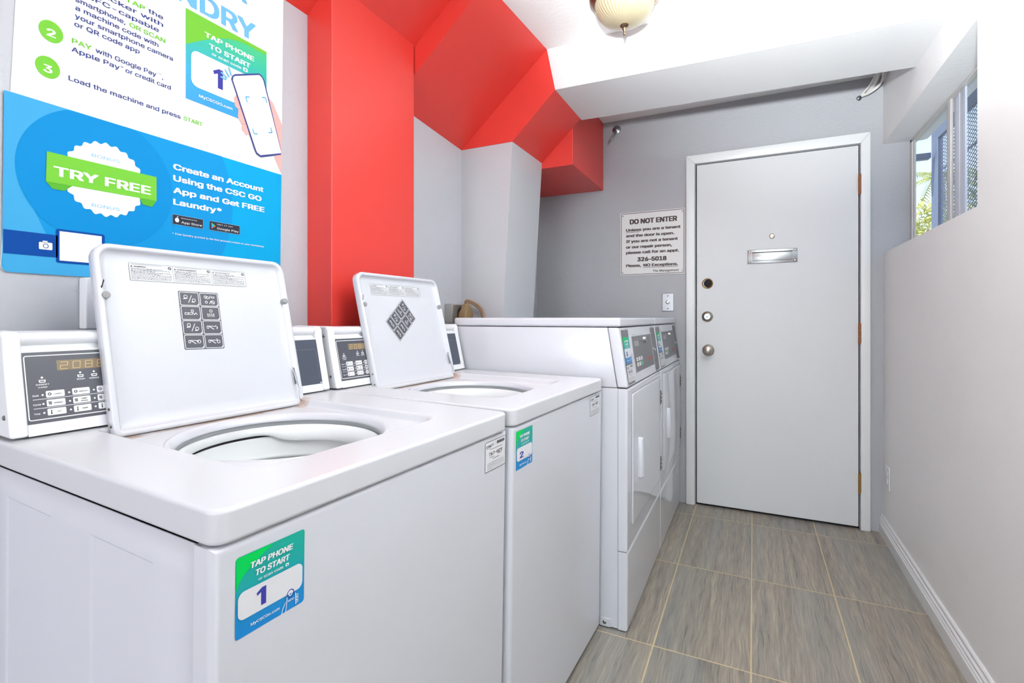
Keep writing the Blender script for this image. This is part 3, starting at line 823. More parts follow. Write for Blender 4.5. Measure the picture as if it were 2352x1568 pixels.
def one(a, u, v, w, h, m, lv):
    a.poly([(u + w * .48, v), (u + w, v), (u + w, v + h), (u + w * .58, v + h), (u, v + h * .80), (u + w * .10, v + h * .64), (u + w * .48, v + h * .75)], m, lv)
def tap_sticker(root, name, o, U, V, N, w, h, num):
    a = Art(o, U, V, N)
    a.rect(0, 0, w, h, STICKG, 0, r=.004 if num == '1' else .002)
    pts = [(0.002, h - .001), (0.001, h * .60)] + [(w * (.02 + .52 * t), h * (.60 + .40 * math.sin(t * PI / 2))) for t in [i / 10 for i in range(11)]]
    a.poly([(0.0005, h * .60)] + [(w * (.02 + .50 * (i / 10) ** 1.3), h * (.62 + .37 * (i / 10) ** .75)) for i in range(11)] + [(0.002, h - .0005), (.0005, h - .002)], STICKGR, 1)
    a.text('TAP PHONE', w * .18, h * .800, h * .105, INKW, 2, w=w * .62, bold=.06, skew=.16)
    a.text('TO START', w * .25, h * .680, h * .105, INKW, 2, w=w * .50, bold=.06, skew=.16)
    a.text('or scan code', w * .30, h * .605, h * .05, INKW, 2, w=w * .36, bold=.015)
    a.rect(w * .695, h * .605, w * .745, h * .645, INKW, 2, r=w * .01); a.disc(w * .72, h * .623, w * .012, TEAL, 3, n=12)
    a.rect(w * .03, h * .215, w * .965, h * .56, LABELW, 2, r=h * .085)
    if num == '1': one(a, w * .275, h * .275, w * .135, h * .225, PURPLE, 3)
    else: a.text(num, w * .20, h * .275, h * .225, PURPLE, 3, w=w * .22, bold=.05)
    a.text('MyCSCGo.com', w * .20, h * .085, h * .05, INKW, 2, w=w * .41, bold=.02)
    # phone held over a tap symbol
    a.line([(w * .70, h * .0), (w * .715, h * .10), (w * .725, h * .20)], w * .010, INKW, 3)
    a.line([(w * .64, h * .0), (w * .655, h * .06), (w * .70, h * .13)], w * .010, INKW, 3)
    a.line([(w * .86, h * .03), (w * .855, h * .19)], w * .010, INKW, 3)
    for k in range(3): a.frame(w * .855, h * (.045 + k * .04), w * .90, h * (.08 + k * .04), w * .008, INKW, 3, r=w * .015)
    a.ring(w * .775, h * .215, h * .030, h * .012, INKW, 3, 16)
    a.ring(w * .775, h * .215, h * .058, h * .012, PURPLE, 3, 20)
    a.text('NFC', w * .785, h * .115, h * .035, INKW, 3, w=w * .10, align='C', bold=.02)
    return a.build(name, root)

def code_label(root, o, U, V, N, w, h, code):
    a = Art(o, U, V, N); rnd = random.Random(code or 'x')
    a.rect(0, 0, w, h, LABELW, 0, r=.004); a.frame(0, 0, w, h, .0010, INK, 1, r=.004)
    a.text('CSC', w * .05, h * .80, h * .105, INK, 1, w=w * .27, bold=.05)
    a.poly([(w * .34, h * .80), (w * .385, h * .84), (w * .385, h * .92), (w * .355, h * .86)], BLUE3, 1)
    a.line([(w * .06, h * .765), (w * .27, h * .765)], h * .012, INKG, 1)
    u = w * .56
    while u < w * .94:
        q = rnd.uniform(.0006, .0018); a.rect(u, h * .825, min(u + q, w * .945), h * .925, INK, 1); u += q + rnd.uniform(.0005, .0011)
    a.line([(w * .22, h * .715), (w * .80, h * .715)], h * .012, INK, 1)
    if code: a.text(code, w * .18, h * .51, h * .155, INK, 1, w=w * .65, bold=.03)
    else:
        for k in range(7): a.rect(w * (.20 + k * .088), h * .52, w * (.262 + k * .088), h * (.655 if k != 3 else .56), INKG, 1, r=.001)
    for (x0, x1, y) in ((.22, .42, .45), (.60, .80, .48), (.35, .68, .385), (.12, .88, .27), (.10, .92, .225), (.10, .92, .185), (.10, .92, .145), (.10, .92, .105), (.10, .80, .065)):
        uu = w * x0
        while uu < w * x1:
            q = rnd.uniform(.002, .006); a.line([(uu, h * y), (min(uu + q, w * x1), h * y)], h * (.016 if y > .3 else .010), INK if y > .25 else INKG, 1); uu += q + .0010
    tag(a.build('code_label', root), 'small white code label')

def washer_body(root):
    cb = MB().box(0.006, WW - 0.004, 0.03, 0.69, 0.018, ZT - 0.004, ENAMEL, open_top=True)
    # embossed side panels
    side = MB()
    ys = [0.024, 0.122, 0.282, 0.400, 0.565, 0.69]; z0, z1 = 0.02, ZT - 0.0015
    zp = ZT - 0.044; zq = 0.10; bm = bmesh.new()
    zs = [z0, zq, zp, z1]
    vg = {(i, j): bm.verts.new((0.0035, y, z)) for i, y in enumerate(ys) for j, z in enumerate(zs)}
    fs = {}
    for i in range(5):
        for j in range(3): fs[i, j] = bm.faces.new((vg[i, j], vg[i, j + 1], vg[i + 1, j + 1], vg[i + 1, j]))
    bmesh.ops.recalc_face_normals(bm, faces=bm.faces)
    for f in bm.faces:
        if f.normal.x > 0: f.normal_flip()
    for k in (1, 3):
        bmesh.ops.inset_region(bm, faces=[fs[k, 1]], thickness=0.005, depth=-0.0022)
    side.bm(bm, SIDEM)
    cb.build('cabinet', root)
    sp = side.build('side_panel', root, angle=10); 
    so = sp.modifiers.new('s', 'SOLIDIFY'); so.thickness = 0.0022; so.offset = -1
    vert = lambda e: abs(e.verts[0].co.z - e.verts[1].co.z) > .5 or (e.verts[0].co.z > .8 and e.verts[1].co.z > .8)
    fp = MB().box(0, WW, 0, 0.034, 0.012, ZT - 0.0015, ENAMEL, 0.010, 4, lambda e: all(v.co.y < .02 for v in e.verts) or (abs(e.verts[0].co.z - e.verts[1].co.z) > .5 and e.verts[0].co.y < .02))
    fp.build('front_panel', root, wn=True)
    for fx in (0.05, WW - 0.05):
        for fy in (0.06, 0.64):
            MB().cyl((fx, fy, -0.001), (fx, fy, 0.03), 0.02, DARK, 14).build('foot', root)
    MB().box(0.012, WW - 0.012, 0.020, 0.66, 0.002, 0.016, DARK).build('under_shade', root)  # dark slab imitates the shade under the cabinet
    cx, cy = 0.341, 0.322
    rim = MB().lathe([(0.2025, ZT + 0.0190), (0.2020, ZT + 0.0226), (0.1990, ZT + 0.0238), (0.1950, ZT + 0.0228), (0.1905, ZT + 0.0180), (0.1875, ZT + 0.0125), (0.1860, ZT + 0.0085), (0.1868, ZT + 0.0070), (0.1900, ZT + 0.0068)], (cx, cy, 0), ENAMEL, 'z', 96)
    rim.build('opening_rim', root, angle=70)
    MB().lathe([(0.1895, ZT + 0.0072), (0.1900, ZT - 0.004), (0.1905, ZT - 0.030)], (cx, cy, 0), TUBG, 'z', 72).build('tub_collar', root)
    def wave(j, r, h, a):
        d = 0.5 + 0.5 * math.tanh(8 * math.sin(a - 1.02))
        if j >= 3: h += 0.019 * d; r += 0.005 * d
        return r, h
    ring = MB().lathe([(0.1897, ZT - 0.008), (0.1855, ZT - 0.0015), (0.179, ZT - 0.0025), (0.171, ZT - 0.022), (0.168, ZT - 0.032), (0.169, ZT - 0.036), (0.178, ZT - 0.038)], (cx, cy, 0), TUBW, 'z', 128, wave)
    ring.build('tub_ring', root, angle=60)
    MB().lathe([(0.186, ZT - 0.014), (0.1845, ZT - 0.042)], (cx, cy, 0), mat('tub_shadow_gap', (84, 80, 88), 0.7), 'z', 64).build('tub_gap_shade', root)  # band with the gap's shade put into its dark colour
    bas = MB().lathe([(0.1840, ZT - 0.0255), (0.179, ZT - 0.0235), (0.1765, ZT - 0.029), (0.1765, ZT - 0.062), (0.172, ZT - 0.067), (0.1715, ZT - 0.073), (0.179, ZT - 0.080), (0.198, ZT - 0.14), (0.205, ZT - 0.42), (0.185, ZT - 0.45), (0.0, ZT - 0.46)], (cx, cy, 0), TUBW, 'z', 96)
    bas.build('wash_basket', root, angle=60)
    def fins(j, r, h, a): return (r * (1 + .22 * math.cos(4 * a)) if 1 < j < 6 else r), h
    MB().lathe([(0.0, ZT - 0.19), (0.03, ZT - 0.20), (0.035, ZT - 0.24), (0.045, ZT - 0.30), (0.07, ZT - 0.38), (0.13, ZT - 0.43), (0.14, ZT - 0.452)], (cx, cy, 0), PLASTIC, 'z', 48, fins).build('agitator', root)

M1 = machine_matrix(-0.541, 0.356, 0.842, 2.4, 1.0, ZT)
M2 = machine_matrix(-0.5035, 1.0455, 0.846, 1.9, 0.5, ZT)
w1 = thing('washing_machine', 'white top-load washing machine with open lid and a number 1 sticker', 'washing machine', M1, 'pair of top-load washers')
w2 = thing('washing_machine', 'white open washing machine numbered 2, with diamond-tilted pictogram sticker inside its lid', 'washing machine', M2, 'pair of top-load washers')
tp = top_panel(); tp.parent = w1
t2 = tp.copy(); COL.objects.link(t2); t2.parent = w2
before = set(bpy.data.objects)
washer_body(w1); console(w1)
for ch in [c for c in w1.children if c is not tp]: copy_tree(ch, w2)
lid(w1, False); lid(w2, True)
FU, FV, FN = (1, 0, 0), (0, 0, 1), (0, -1, 0)
s = tap_sticker(w1, 'tap_sticker', (0.0275, 0, ZT - 0.1175), FU, FV, FN, 0.0955, 0.0965, '1'); tag(s, 'teal and blue TAP PHONE TO START sticker numbered 1')
s = tap_sticker(w2, 'tap_sticker', (0.0205, 0, ZT - 0.1070), FU, FV, FN, 0.0900, 0.0925, '2'); tag(s, 'teal and blue TAP PHONE TO START sticker numbered 2')
code_label(w1, (0.5845, 0, ZT - 0.0755), FU, FV, FN, 0.090, 0.0655, '767-HZT')
code_label(w2, (0.5555, 0, ZT - 0.0725), FU, FV, FN, 0.102, 0.0645, '766-HZT')

# ================================================================== DRYERS
DW = 0.688
def dryer(label, y0, num, code, group):
    M = Matrix(((0, -1, 0, -0.395), (1, 0, 0, y0), (0, 0, 1, 0), (0, 0, 0, 1)))
    r = thing('dryer', label, 'dryer', M, group)
    body = MB().box(0.002, DW - 0.002, 0.0345, 0.70, 0.004, 0.852, ENAMEL, 0.003, 2); body.build('cabinet', r, wn=True)
    up = MB().prism([(0.038, 0.854), (0.0725, 1.066), (0.700, 1.066), (0.700, 0.854)], 'x', 0.002, DW - 0.002, ENAMEL, 0.002, 2); up.build('upper_cabinet', r)
    fpt = lambda e: all(v.co.y < .01 for v in e.verts)
    MB().box(0, DW, 0, 0.0335, 0.281, 0.851, ENAMELG, 0.009, 4, fpt).build('front_panel', r, wn=True)
    MB().box(0, DW, 0, 0.0335, 0.004, 0.278, ENAMELG, 0.009, 4, fpt).build('kick_panel', r, wn=True)
    cp = MB().prism([(0.000, 0.8545), (0.0315, 1.066), (0.0715, 1.066), (0.0365, 0.8545)], 'x', 0, DW, ENAMEL, 0.006, 3).build('control_console', r, wn=True)
    MB().box(-0.001, DW + 0.001, 0.026, 0.712, 1.0685, 1.101, ENAMEL, 0.008, 4).build('top_panel', r, wn=True)
    br = MB().box(-0.0015, 0.002, 0.060, 0.10, 0.004, 0.034, ENAMEL, 0.001, 1); br = br.build('bracket', r)
    MB().lathe([(0, -.0045), (.005, -.004), (.007, -.0015)], (0, 0.082, 0.018), STEEL, 'x', 14).build('screw', br)
    # door
    lo = lambda i, y, rr: [(p[0], y, p[1]) for p in rloop(0.064 + i, 0.352 + i, 0.655 - i, 0.826 - i, (rr, rr, rr, rr), 6)]
    gap = MB().loft([lo(-0.0025, -0.0004, .014), lo(-0.0025, -0.0012, .014)], mat('door_gasket', (168, 170, 174), 0.6)); gap.build('door_gasket', r, smooth=False)
    d = MB().loft([lo(0, -0.0004, .013), lo(0, -0.0035, .013), lo(0.001, -0.0048, .012), lo(0.003, -0.0056, .010), lo(0.006, -0.0058, .009)], ENAMELG)
    dd = d.build('door', r, angle=50)
    hd = lambda i, y: [(p[0], y, p[1]) for p in rloop(0.150 + i, 0.500 + i, 0.178 - i, 0.650 - i, .004, 3)]
    h = MB().loft([hd(0, -0.0055), hd(0, -0.018), hd(.002, -0.022), hd(.004, -0.023), hd(.007, -0.020), hd(.009, -0.010)], ENAMEL); h.build('handle', dd, angle=50)
    for hz in (0.728, 0.420):
        hg = MB().box(0.660, 0.672, -0.008, 0.002, hz - 0.033, hz + 0.033, mat('dark_hinge', (112, 104, 98), 0.45, 0.5), 0.002, 1)
        for k in (-.018, 0, .018): hg.cyl((0.666, -0.0095, hz + k), (0.666, -0.007, hz + k), 0.003, DARK, 8)
        hg.build('hinge', r)
    tl = math.atan2(0.0315, 0.2115); V = (0, math.sin(tl), math.cos(tl)); N = (0, -math.cos(tl), math.sin(tl)); k = 1 / math.cos(tl)
    zz = lambda z: (z - 0.8545) * k
    a = Art((0, 0, 0.8545), (1, 0, 0), V, N); rnd = random.Random(num)
    a.rect(0.022, zz(0.862), 0.130, zz(1.056), DPANEL, 0); 
    s_ = a.build('side_strip', cp); tag(s_, 'grey strip behind the stickers')
    # tap sticker and code label on the strip
    w = 0.100; t0 = Vector((0.027, 0, 0.8545)) + Vector(V) * zz(0.936) + Vector(N) * 0.0006
    q = tap_sticker(cp, 'tap_sticker', t0, (1, 0, 0), V, N, w, zz(1.030) - zz(0.936), num); tag(q, 'narrow TAP PHONE TO START sticker')
    c0 = Vector((0.026, 0, 0.8545)) + Vector(V) * zz(0.868) + Vector(N) * 0.0006
    code_label(cp, c0, (1, 0, 0), V, N, 0.102, zz(0.931) - zz(0.868), code)
    g = Art((0, 0, 0.8545), (1, 0, 0), V, N)
    g.frame(0.172, zz(0.886), 0.566, zz(1.036), .004, mat('panel_bezel', (206, 208, 212), 0.4), 0, r=.004)
    g.rect(0.180, zz(0.893), 0.556, zz(1.028), DPANEL, 1)
    g.frame(0.186, zz(0.900), 0.330, zz(1.022), .0012, INKG, 2, r=.003)
    g.rect(0.206, zz(0.989), 0.290, zz(1.010), mat('lcd_grey', (140, 138, 138), 0.3), 2)
    for i in range(3):
        g.line([(0.205 + i * .04, zz(0.962)), (0.215 + i * .04, zz(0.974))], .002, INKG, 2)
        for j in range(2):
            g.rect(0.206 + i * .042, zz(0.932 - j * .020), 0.236 + i * .042, zz(0.946 - j * .020), KEYG if (i == 2 and j == 1) else KEYW, 2, r=.002)
            g.line([(0.212 + i * .042, zz(0.939 - j * .020)), (0.230 + i * .042, zz(0.939 - j * .020))], .002, INKG, 3)
    g.text('Speed Queen', 0.420, zz(0.925), .0105, ORANGE, 2, w=.115, bold=.03, skew=.2)
    g.line([(0.440, zz(0.914)), (0.525, zz(0.914))], .002, INKG, 2)
    gp = g.build('control_panel', cp); tag(gp, 'grey control panel with keys and orange-red lettering')
    kc = Vector((0.405, 0, 0.8545)) + Vector(V) * zz(1.010)
    MB().cyl(kc, kc + Vector(N) * .010, .016, CHROME, 18, .013).build('coin_lock', cp)
    b = Art((0, 0, 0.8545), (1, 0, 0), V, N)
    b.rect(0.574, zz(0.862), 0.679, zz(1.056), DPANEL, 0)
    for i in range(7):
        v = zz(1.045 - i * .026); b.line([(0.582, v), (0.671, v)], .0012, INKG, 1)
        for j in range(2):
            uu = 0.588 + j * .045
            b.line([(uu, v - .010), (uu + rnd.uniform(.018, .034), v - .010)], .0022, INKG if i != 3 else INKW, 1)
            b.line([(uu, v - .015), (uu + rnd.uniform(.012, .03), v - .015)], .0018, INKG, 1)
    b.rect(0.588, zz(0.958), 0.603, zz(0.966), INKW, 2); b.rect(0.625, zz(0.948), 0.640, zz(0.958), INKW, 2)
    tag(b.build('instruction_strip', cp), 'grey strip of printed instructions')
    return r
dryer('white front-load dryer standing against washing machine number 2', 1.7495, '3', '', 'pair of front-load dryers')
dryer('white front-load dryer in the corner by the door casing', 2.4430, '4', '', 'pair of front-load dryers')

# ================================================================== POSTER
def poster():
    PX = XL + 0.003
    corner = [(0.4475 + .012 * (1 - math.cos(q)) , 1.1905 + .012 * (1 - math.sin(q))) for q in [PI / 2 * i / 6 for i in range(7)]]
    t = MB().prism(corner + [(1.0865, 1.187), (1.0995, 2.150), (0.486, 2.150)], 'x', XL + 0.0005, PX, PAPERW)
    p = t.build('poster', smooth=False)
    tag(p, 'large blue and white laundry instruction poster above the washing machines', 'poster')
    def new(): return Art((PX, 0, 0), (0, 1, 0), (0, 0, 1), (1, 0, 0))
    ed = lambda z: 0.4475 + (z - 1.1905) * (0.486 - 0.4475) / (2.150 - 1.1905)
    er = lambda z: 1.0865 + (z - 1.187) * 0.0135 / 0.963
    a = new(); zb = 1.547
    a.poly(corner + [(er(1.188), 1.188), (er(zb), zb - .002), (ed(zb), zb)], BLUE1, 0)
    cu, cv, R2, R1 = 0.617, 1.410, 0.312, 0.150
    def clip(r):
        pts = []
        for i in range(97):
            an = 2 * PI * i / 96; u, v = cu + r * math.cos(an), cv + r * math.sin(an)
            v = min(max(v, 1.1915), zb - .001); u = min(max(u, ed(v) + .0005, 0.466 if v < 1.205 else 0), er(v) - .0005); pts.append((u, v))
        return pts
    a.poly([(cu, 1.1915), (er(1.19) - .0005, 1.1915), (er(zb) - .0005, zb - .003), (cu, zb - .001)], BLUE3, 1)
    a.poly(clip(R2), BLUE4, 2); a.poly(corner + [(.60, 1.1905), (.60, 1.216), (ed(1.216) + .0003, 1.216)], BLUE1, 3)
    a.poly([(ed(1.2) + .0005, 1.216), (ed(1.27) + .0005, zb - .001), (.56, zb - .001), (.47, 1.44), (.48, 1.36), (.54, 1.216)], BLUE1, 3)
    a.poly(clip(R1), BLUE2, 4)
    a.rect(ed(1.25), 1.227, 0.535, 1.274, ROYAL, 5)
    a.rect(0.532, 1.2165, 0.620, 1.288, ROYAL, 5, r=.004); a.rect(0.538, 1.2215, 0.614, 1.2835, PAPERW, 6)
    a.rect(0.504, 1.2415, 0.526, 1.2565, PAPERW, 6, r=.002); a.rect(0.510, 1.2555, 0.518, 1.2595, PAPERW, 6); a.ring(0.515, 1.249, .0048, .0012, ROYAL, 7, 18)
    for i, (s_, v, w) in enumerate((('Create an Account', 1.476, .259), ('Using the CSC GO', 1.447, .252), ('App and Get FREE', 1.4165, .262), ('Laundry*', 1.387, .128))):
        a.text(s_, 0.768, v, .0205, PAPERW, 5, w=w, bold=.05)
    a.text('* Free laundry granted to the first account created on your smartphone', 0.766, 1.311, .0066, PAPERW, 5, w=.262, bold=.01)
    for (u0, u1, s1, s2) in ((0.766, 0.845, 'Download on the', 'App Store'), (0.861, 0.9505, 'GET IT ON', 'Google Play')):
        a.rect(u0, 1.337, u1, 1.3625, STOREK, 5, r=.003); a.frame(u0, 1.337, u1, 1.3625, .0006, LINEB, 6, r=.003)
        a.text(s1, u0 + .022, 1.3545, .0036, PAPERW, 6, w=(u1 - u0) * .5); a.text(s2, u0 + .022, 1.3425, .0078, PAPERW, 6, w=(u1 - u0) - .026)
        if s2[0] == 'G':
            a.poly([(u0 + .006, 1.3415), (u0 + .006, 1.358), (u0 + .012, 1.3498)], BLUE3, 6); a.poly([(u0 + .006, 1.358), (u0 + .018, 1.3498), (u0 + .012, 1.3498)], GREENP, 6); a.poly([(u0 + .006, 1.3415), (u0 + .012, 1.3498), (u0 + .018, 1.3498)], ORANGE, 6)
        else:
            a.disc(u0 + .0115, 1.3490, .0052, PAPERW, 6, rv=.0058, n=18); a.disc(u0 + .0175, 1.3505, .0022, STOREK, 7, n=10); a.poly([(u0 + .0115, 1.3555), (u0 + .0115, 1.3580), (u0 + .0140, 1.3595), (u0 + .0140, 1.3570)], PAPERW, 6)
    tag(a.build('blue_band', p), 'blue lower band with white lettering')
    # bonus badge with ribbon
    b = new(); bu, bv = 0.622, 1.4125; pts = []
    for i in range(144):
        an = 2 * PI * i / 144; r = 0.0795 + 0.0028 * math.cos(24 * an); pts.append((bu + r * math.cos(an) * .985, bv + r * math.sin(an) * 1.02))
    b.poly(pts, PAPERW, 6)
    b.text('BONUS', bu, 1.4575, .0100, LTBLUE, 7, w=.054, align='C'); b.text('BONUS', bu, 1.347, .0100, LTBLUE, 7, w=.054, align='C')
    bd = b.build('bonus_badge', p); tag(bd, 'white scalloped bonus badge')
    c = new()
    c.poly([(0.5165, 1.4455), (0.5150, 1.3830), (0.7285, 1.3870), (0.7285, 1.4455)], GREENP, 8)
    c.poly([(0.5150, 1.3830), (0.5260, 1.3700), (0.5460, 1.3700), (0.5600, 1.3838)], GREEND, 7); c.poly([(0.7285, 1.3870), (0.7180, 1.3700), (0.6980, 1.3720), (0.6900, 1.3862)], GREEND, 7)
    c.text('TRY FREE', 0.6215, 1.3985, .0285, PAPERW, 9, w=.188, align='C', bold=.05)
    tag(c.build('ribbon', bd), 'green TRY FREE ribbon')
    # instructions
    H = .0148; steps = {1: new(), 2: new(), 3: new()}
    def row(segs, v):
        d = steps[1 if v > 1.72 else 2 if v > 1.65 else 3]
        for s_, u0, w, m, bo in segs: d.text(s_, u0, v, H, m, 1, w=w, bold=bo)
    for num_, cu_, cv_, w_ in (('1', 0.5290, 1.858, .009), ('2', 0.5245, 1.698, .0155), ('3', 0.5190, 1.621, .0150)):
        nb = new(); nb.disc(cu_, cv_, .0205, GREENP, 1, rv=.0222); nb.text(num_, cu_, cv_ - .011, .022, PAPERW, 2, w=w_, align='C', bold=.04)
        tag(nb.build('number_badge', p), 'green disc with a white ' + num_)
    row([('TAP', 0.662, .042, GREENP, .03), ('the', 0.711, .034, NAVY, .022)], 1.8405)
    row([('sticker with', 0.602, .143, NAVY, .022)], 1.8225)
    row([('NFC-capable', 0.585, .150, NAVY, .022)], 1.8040)
    row([('smartphone,', 0.566, .096, NAVY, .022), ('OR SCAN', 0.670, .080, GREENP, .03)], 1.7855 - .0005)
    row([('a machine code with', 0.566, .168, NAVY, .022)], 1.7670)
    row([('your smartphone camera', 0.565, .203, NAVY, .022)], 1.7490)
    row([('or QR code app', 0.564, .128, NAVY, .022)], 1.7310)
    row([('PAY', 0.560, .036, GREENP, .03), ('with Google Pay', 0.603, .126, NAVY, .022), (',', 0.742, .003, NAVY, .022)], 1.6925)
    steps[2].text('TM', 0.731, 1.7015, .0045, NAVY, 1, w=.009)
    row([('Apple Pay', 0.559, .091, NAVY, .022), ('or credit card', 0.662, .101, NAVY, .022)], 1.6740)
    steps[2].text('\u00ae', 0.652, 1.6805, .006, NAVY, 1, w=.006)
    row([('Load the machine and press', 0.554, .233, NAVY, .022), ('START', 0.794, .050, GREENP, .03)], 1.6095)
    hd_ = new()
    hd_.text('LAUNDRY', 1.002, 1.9110, .072, LTBLUE, 1, w=.392, align='R', bold=.045)
    tag(hd_.build('heading', p), 'light blue heading')
    h2_ = new(); h2_.text('R', 0.975, 2.008, .072, LTBLUE, 1, w=.052, align='R', bold=.045)
    tag(h2_.build('heading', p), 'light blue heading')
    for k_ in steps: tag(steps[k_].build('instruction_text', p), 'navy and green lettering of one numbered step')
    # pictured sticker
    e = new()
    e.rect(0.800, 1.668, 1.0385, 1.9015, CARDG, 1)
    e.poly([(0.8005, 1.9010), (0.8005, 1.808)] + [(0.8005 + .235 * (i / 12), 1.808 + .083 * math.sin(PI / 2 * min(1, i / 9)) ) for i in range(1, 13)] + [(1.038, 1.9010)], GREENP, 2)
    e.text('TAP PHONE', 0.849, 1.8525, .0185, PAPERW, 3, w=.147, bold=.05); e.text('TO START', 0.861, 1.827, .0185, PAPERW, 3, w=.123, bold=.05)
    e.text('or scan code', 0.869, 1.812, .0105, PAPERW, 3, w=.086, bold=.02); e.rect(0.961, 1.8110, 0.975, 1.8215, PAPERW, 3, r=.002); e.disc(0.968, 1.8160, .003, TEAL, 4, n=12)
    e.rect(0.8135, 1.7080, 1.030, 1.8025, PAPERW, 3, r=.018)
    one(e, 0.872, 1.7290, .028, .053, PURPLE, 4)
    e.text('MyCSCGO.com', 0.834, 1.6845, .0105, PAPERW, 3, w=.094, bold=.02)
    tag(e.build('machine_card', p), 'green and blue TAP PHONE TO START card')
    # phone in a hand
    f = new()
    f.poly([(0.940, 1.733), (0.932, 1.722), (0.935, 1.700), (0.946, 1.693), (0.944, 1.672), (0.958, 1.655), (0.957, 1.640), (0.972, 1.627), (0.985, 1.640), (0.968, 1.720)], SKIN, 4)
    f.poly([(1.040, 1.770), (1.060, 1.756), (er(1.7) - .001, 1.700), (er(1.56) - .001, 1.548), (1.070, 1.585), (1.055, 1.62)], SKIN, 4)
    f.line([(0.943, 1.695), (0.965, 1.700)], .002, SKIND, 5); f.line([(0.955, 1.655), (0.975, 1.662)], .002, SKIND, 5)
    f.poly([(0.927, 1.781), (0.935, 1.789), (1.012, 1.8250), (1.022, 1.822), (1.030, 1.812), (1.0885, 1.622), (1.0885, 1.606), (1.018, 1.578), (1.004, 1.583), (0.998, 1.592), (0.924, 1.770)], NAVY, 6)
    f.poly([(0.9305, 1.779), (0.936, 1.784), (1.012, 1.8200), (1.020, 1.8170), (1.0260, 1.809), (1.0880, 1.617), (1.0880, 1.611), (1.017, 1.584), (1.006, 1.588), (1.002, 1.594), (0.929, 1.769)], PAPERW, 7)
    for (u, v, du, dv) in ((0.968, 1.738, 1, -1), (1.033, 1.761, -1, -1), (0.995, 1.640, 1, 1), (1.056, 1.664, -1, 1)):
        f.line([(u, v), (u + du * .012, v + .004 * du)], .003, BLUE1, 8); f.line([(u, v), (u + .005 * -dv, v + dv * .014)], .003, BLUE1, 8)
    for (x0, y0, x1, y1) in ((0.905, 1.789, 0.918, 1.773), (0.917, 1.800, 0.924, 1.780), (0.893, 1.776, 0.912, 1.768), (0.892, 1.763, 0.910, 1.763)):
        f.line([(x0, y0), (x1, y1)], .0045, LTBLUE, 8)
    tag(f.build('phone_picture', p), 'drawing of a hand holding a phone')
poster()

# ================================================================== WALL FIXTURES
def notice():
    Y = 3.135
    t = MB().box(-0.755, -0.366, Y, YB - 0.0005, 1.364, 1.757, SIGNW, 0.0012, 1); s_ = t.build('notice_sign')
    tag(s_, 'white DO NOT ENTER notice sign screwed to the grey wall beside the door', 'sign')
    a = Art((0, Y, 0), (1, 0, 0), (0, 0, 1), (0, -1, 0))
    a.frame(-0.748, 1.370, -0.371, 1.752, .0032, SIGNI, 0, r=.0001)
    L, R = -0.7175, -0.392; W = R - L
    a.text('DO NOT ENTER', -0.5525, 1.683, .043, SIGNI, 1, w=.284, align='C', bold=.08)
    for (s_2, v, w) in (('Unless you are a tenant', 1.639, .327), ('and the door is open.', 1.6035, .291), ('If you are not a tenant', 1.5685, .311), ('or our repair person,', 1.5330, .277), ('please call for an appt.', 1.4985, .318)):
        a.text(s_2, L, v, .0240, SIGNI, 1, w=w, bold=.07)
    a.line([(L, 1.633), (L + .083, 1.633)], .0025, SIGNI, 1)
    a.text('326\u20135018', -0.560, 1.450, .036, SIGNI, 1, w=.176, align='C', bold=.08)
    a.text('Please,', L, 1.4170, .0240, SIGNI, 1, w=.092, bold=.07); a.text('NO Exceptions.', L + .107, 1.4170, .0240, SIGNI, 1, w=.205, bold=.07)
    a.line([(L + .107, 1.411), (L + .310, 1.411)], .0025, SIGNI, 1)
    a.text('The Management', -0.402, 1.3815, .0195, SIGNI, 1, w=.152, align='R', bold=.03)
    tag(a.build('lettering', s_), 'dark printed notice')
    for x in (-0.738, -0.381):
        for z in (1.738, 1.384):
            MB().lathe([(0, -.0022), (.0035, -.0018), (.005, 0)], (x, Y, z), STEEL, 'y', 14).build('screw', s_)
notice()

def key_switch():
    Y = 3.132
    t = MB().box(-0.498, -0.431, Y, YB - .0005, 1.141, 1.249, STEEL, 0.003, 2); s_ = t.build('key_switch', wn=True)
    tag(s_, 'brushed steel key switch plate on the grey wall under the notice sign', 'switch plate')
    MB().lathe([(0, -.006), (.007, -.006), (.0085, -.004), (.0125, -.003), (.0125, 0)], (-0.4645, Y, 1.196), CHROME, 'y', 24).build('key_cylinder', s_)
    MB().lathe([(0, -.0065), (.0022, -.0065), (.0022, -.006)], (-0.4645, Y, 1.196), DARK, 'y', 10).build('keyhole', s_)
    for z in (1.157, 1.233): MB().lathe([(0, -.001), (.0034, -.001), (.0034, 0)], (-0.4645, Y, z), DARK, 'y', 12).build('screw', s_)
key_switch()

def light():
    cx, cy = -0.445, 1.918
    r = thing('ceiling_light', 'cream ribbed glass dome ceiling light with bronze finial', 'ceiling light', Matrix.Translation((cx, cy, ZC)))
    MB().lathe([(0, 0), (0.128, 0), (0.134, -.006), (0.132, -.022), (0.118, -.034), (0.108, -.034), (0.104, -.020)], (0, 0, 0), BRONZE, 'z', 64).build('base_ring', r, angle=50)
    def rib(j, rr, h, a): return rr * (1 + (.010 * math.cos(48 * a) if 0 < j < 6 else 0)), h
    MB().lathe([(0.110, -.020), (0.1115, -.040), (0.108, -.058), (0.099, -.078), (0.083, -.097), (0.060, -.111), (0.034, -.120), (0.010, -.123), (0, -.123)], (0, 0, 0), GLASSPLATE, 'z', 384, rib).build('glass_shade', r, angle=80)
    fin = MB().lathe([(0, -.122), (0.016, -.122), (0.0175, -.126), (0.014, -.130), (0.008, -.133), (0.0085, -.139), (0.0055, -.144), (0.0045, -.149), (0.0055, -.154), (0.004, -.160), (0, -.162)], (0, 0, 0), BRONZE, 'z', 24)
    fin.build('finial', r, angle=60)
light()

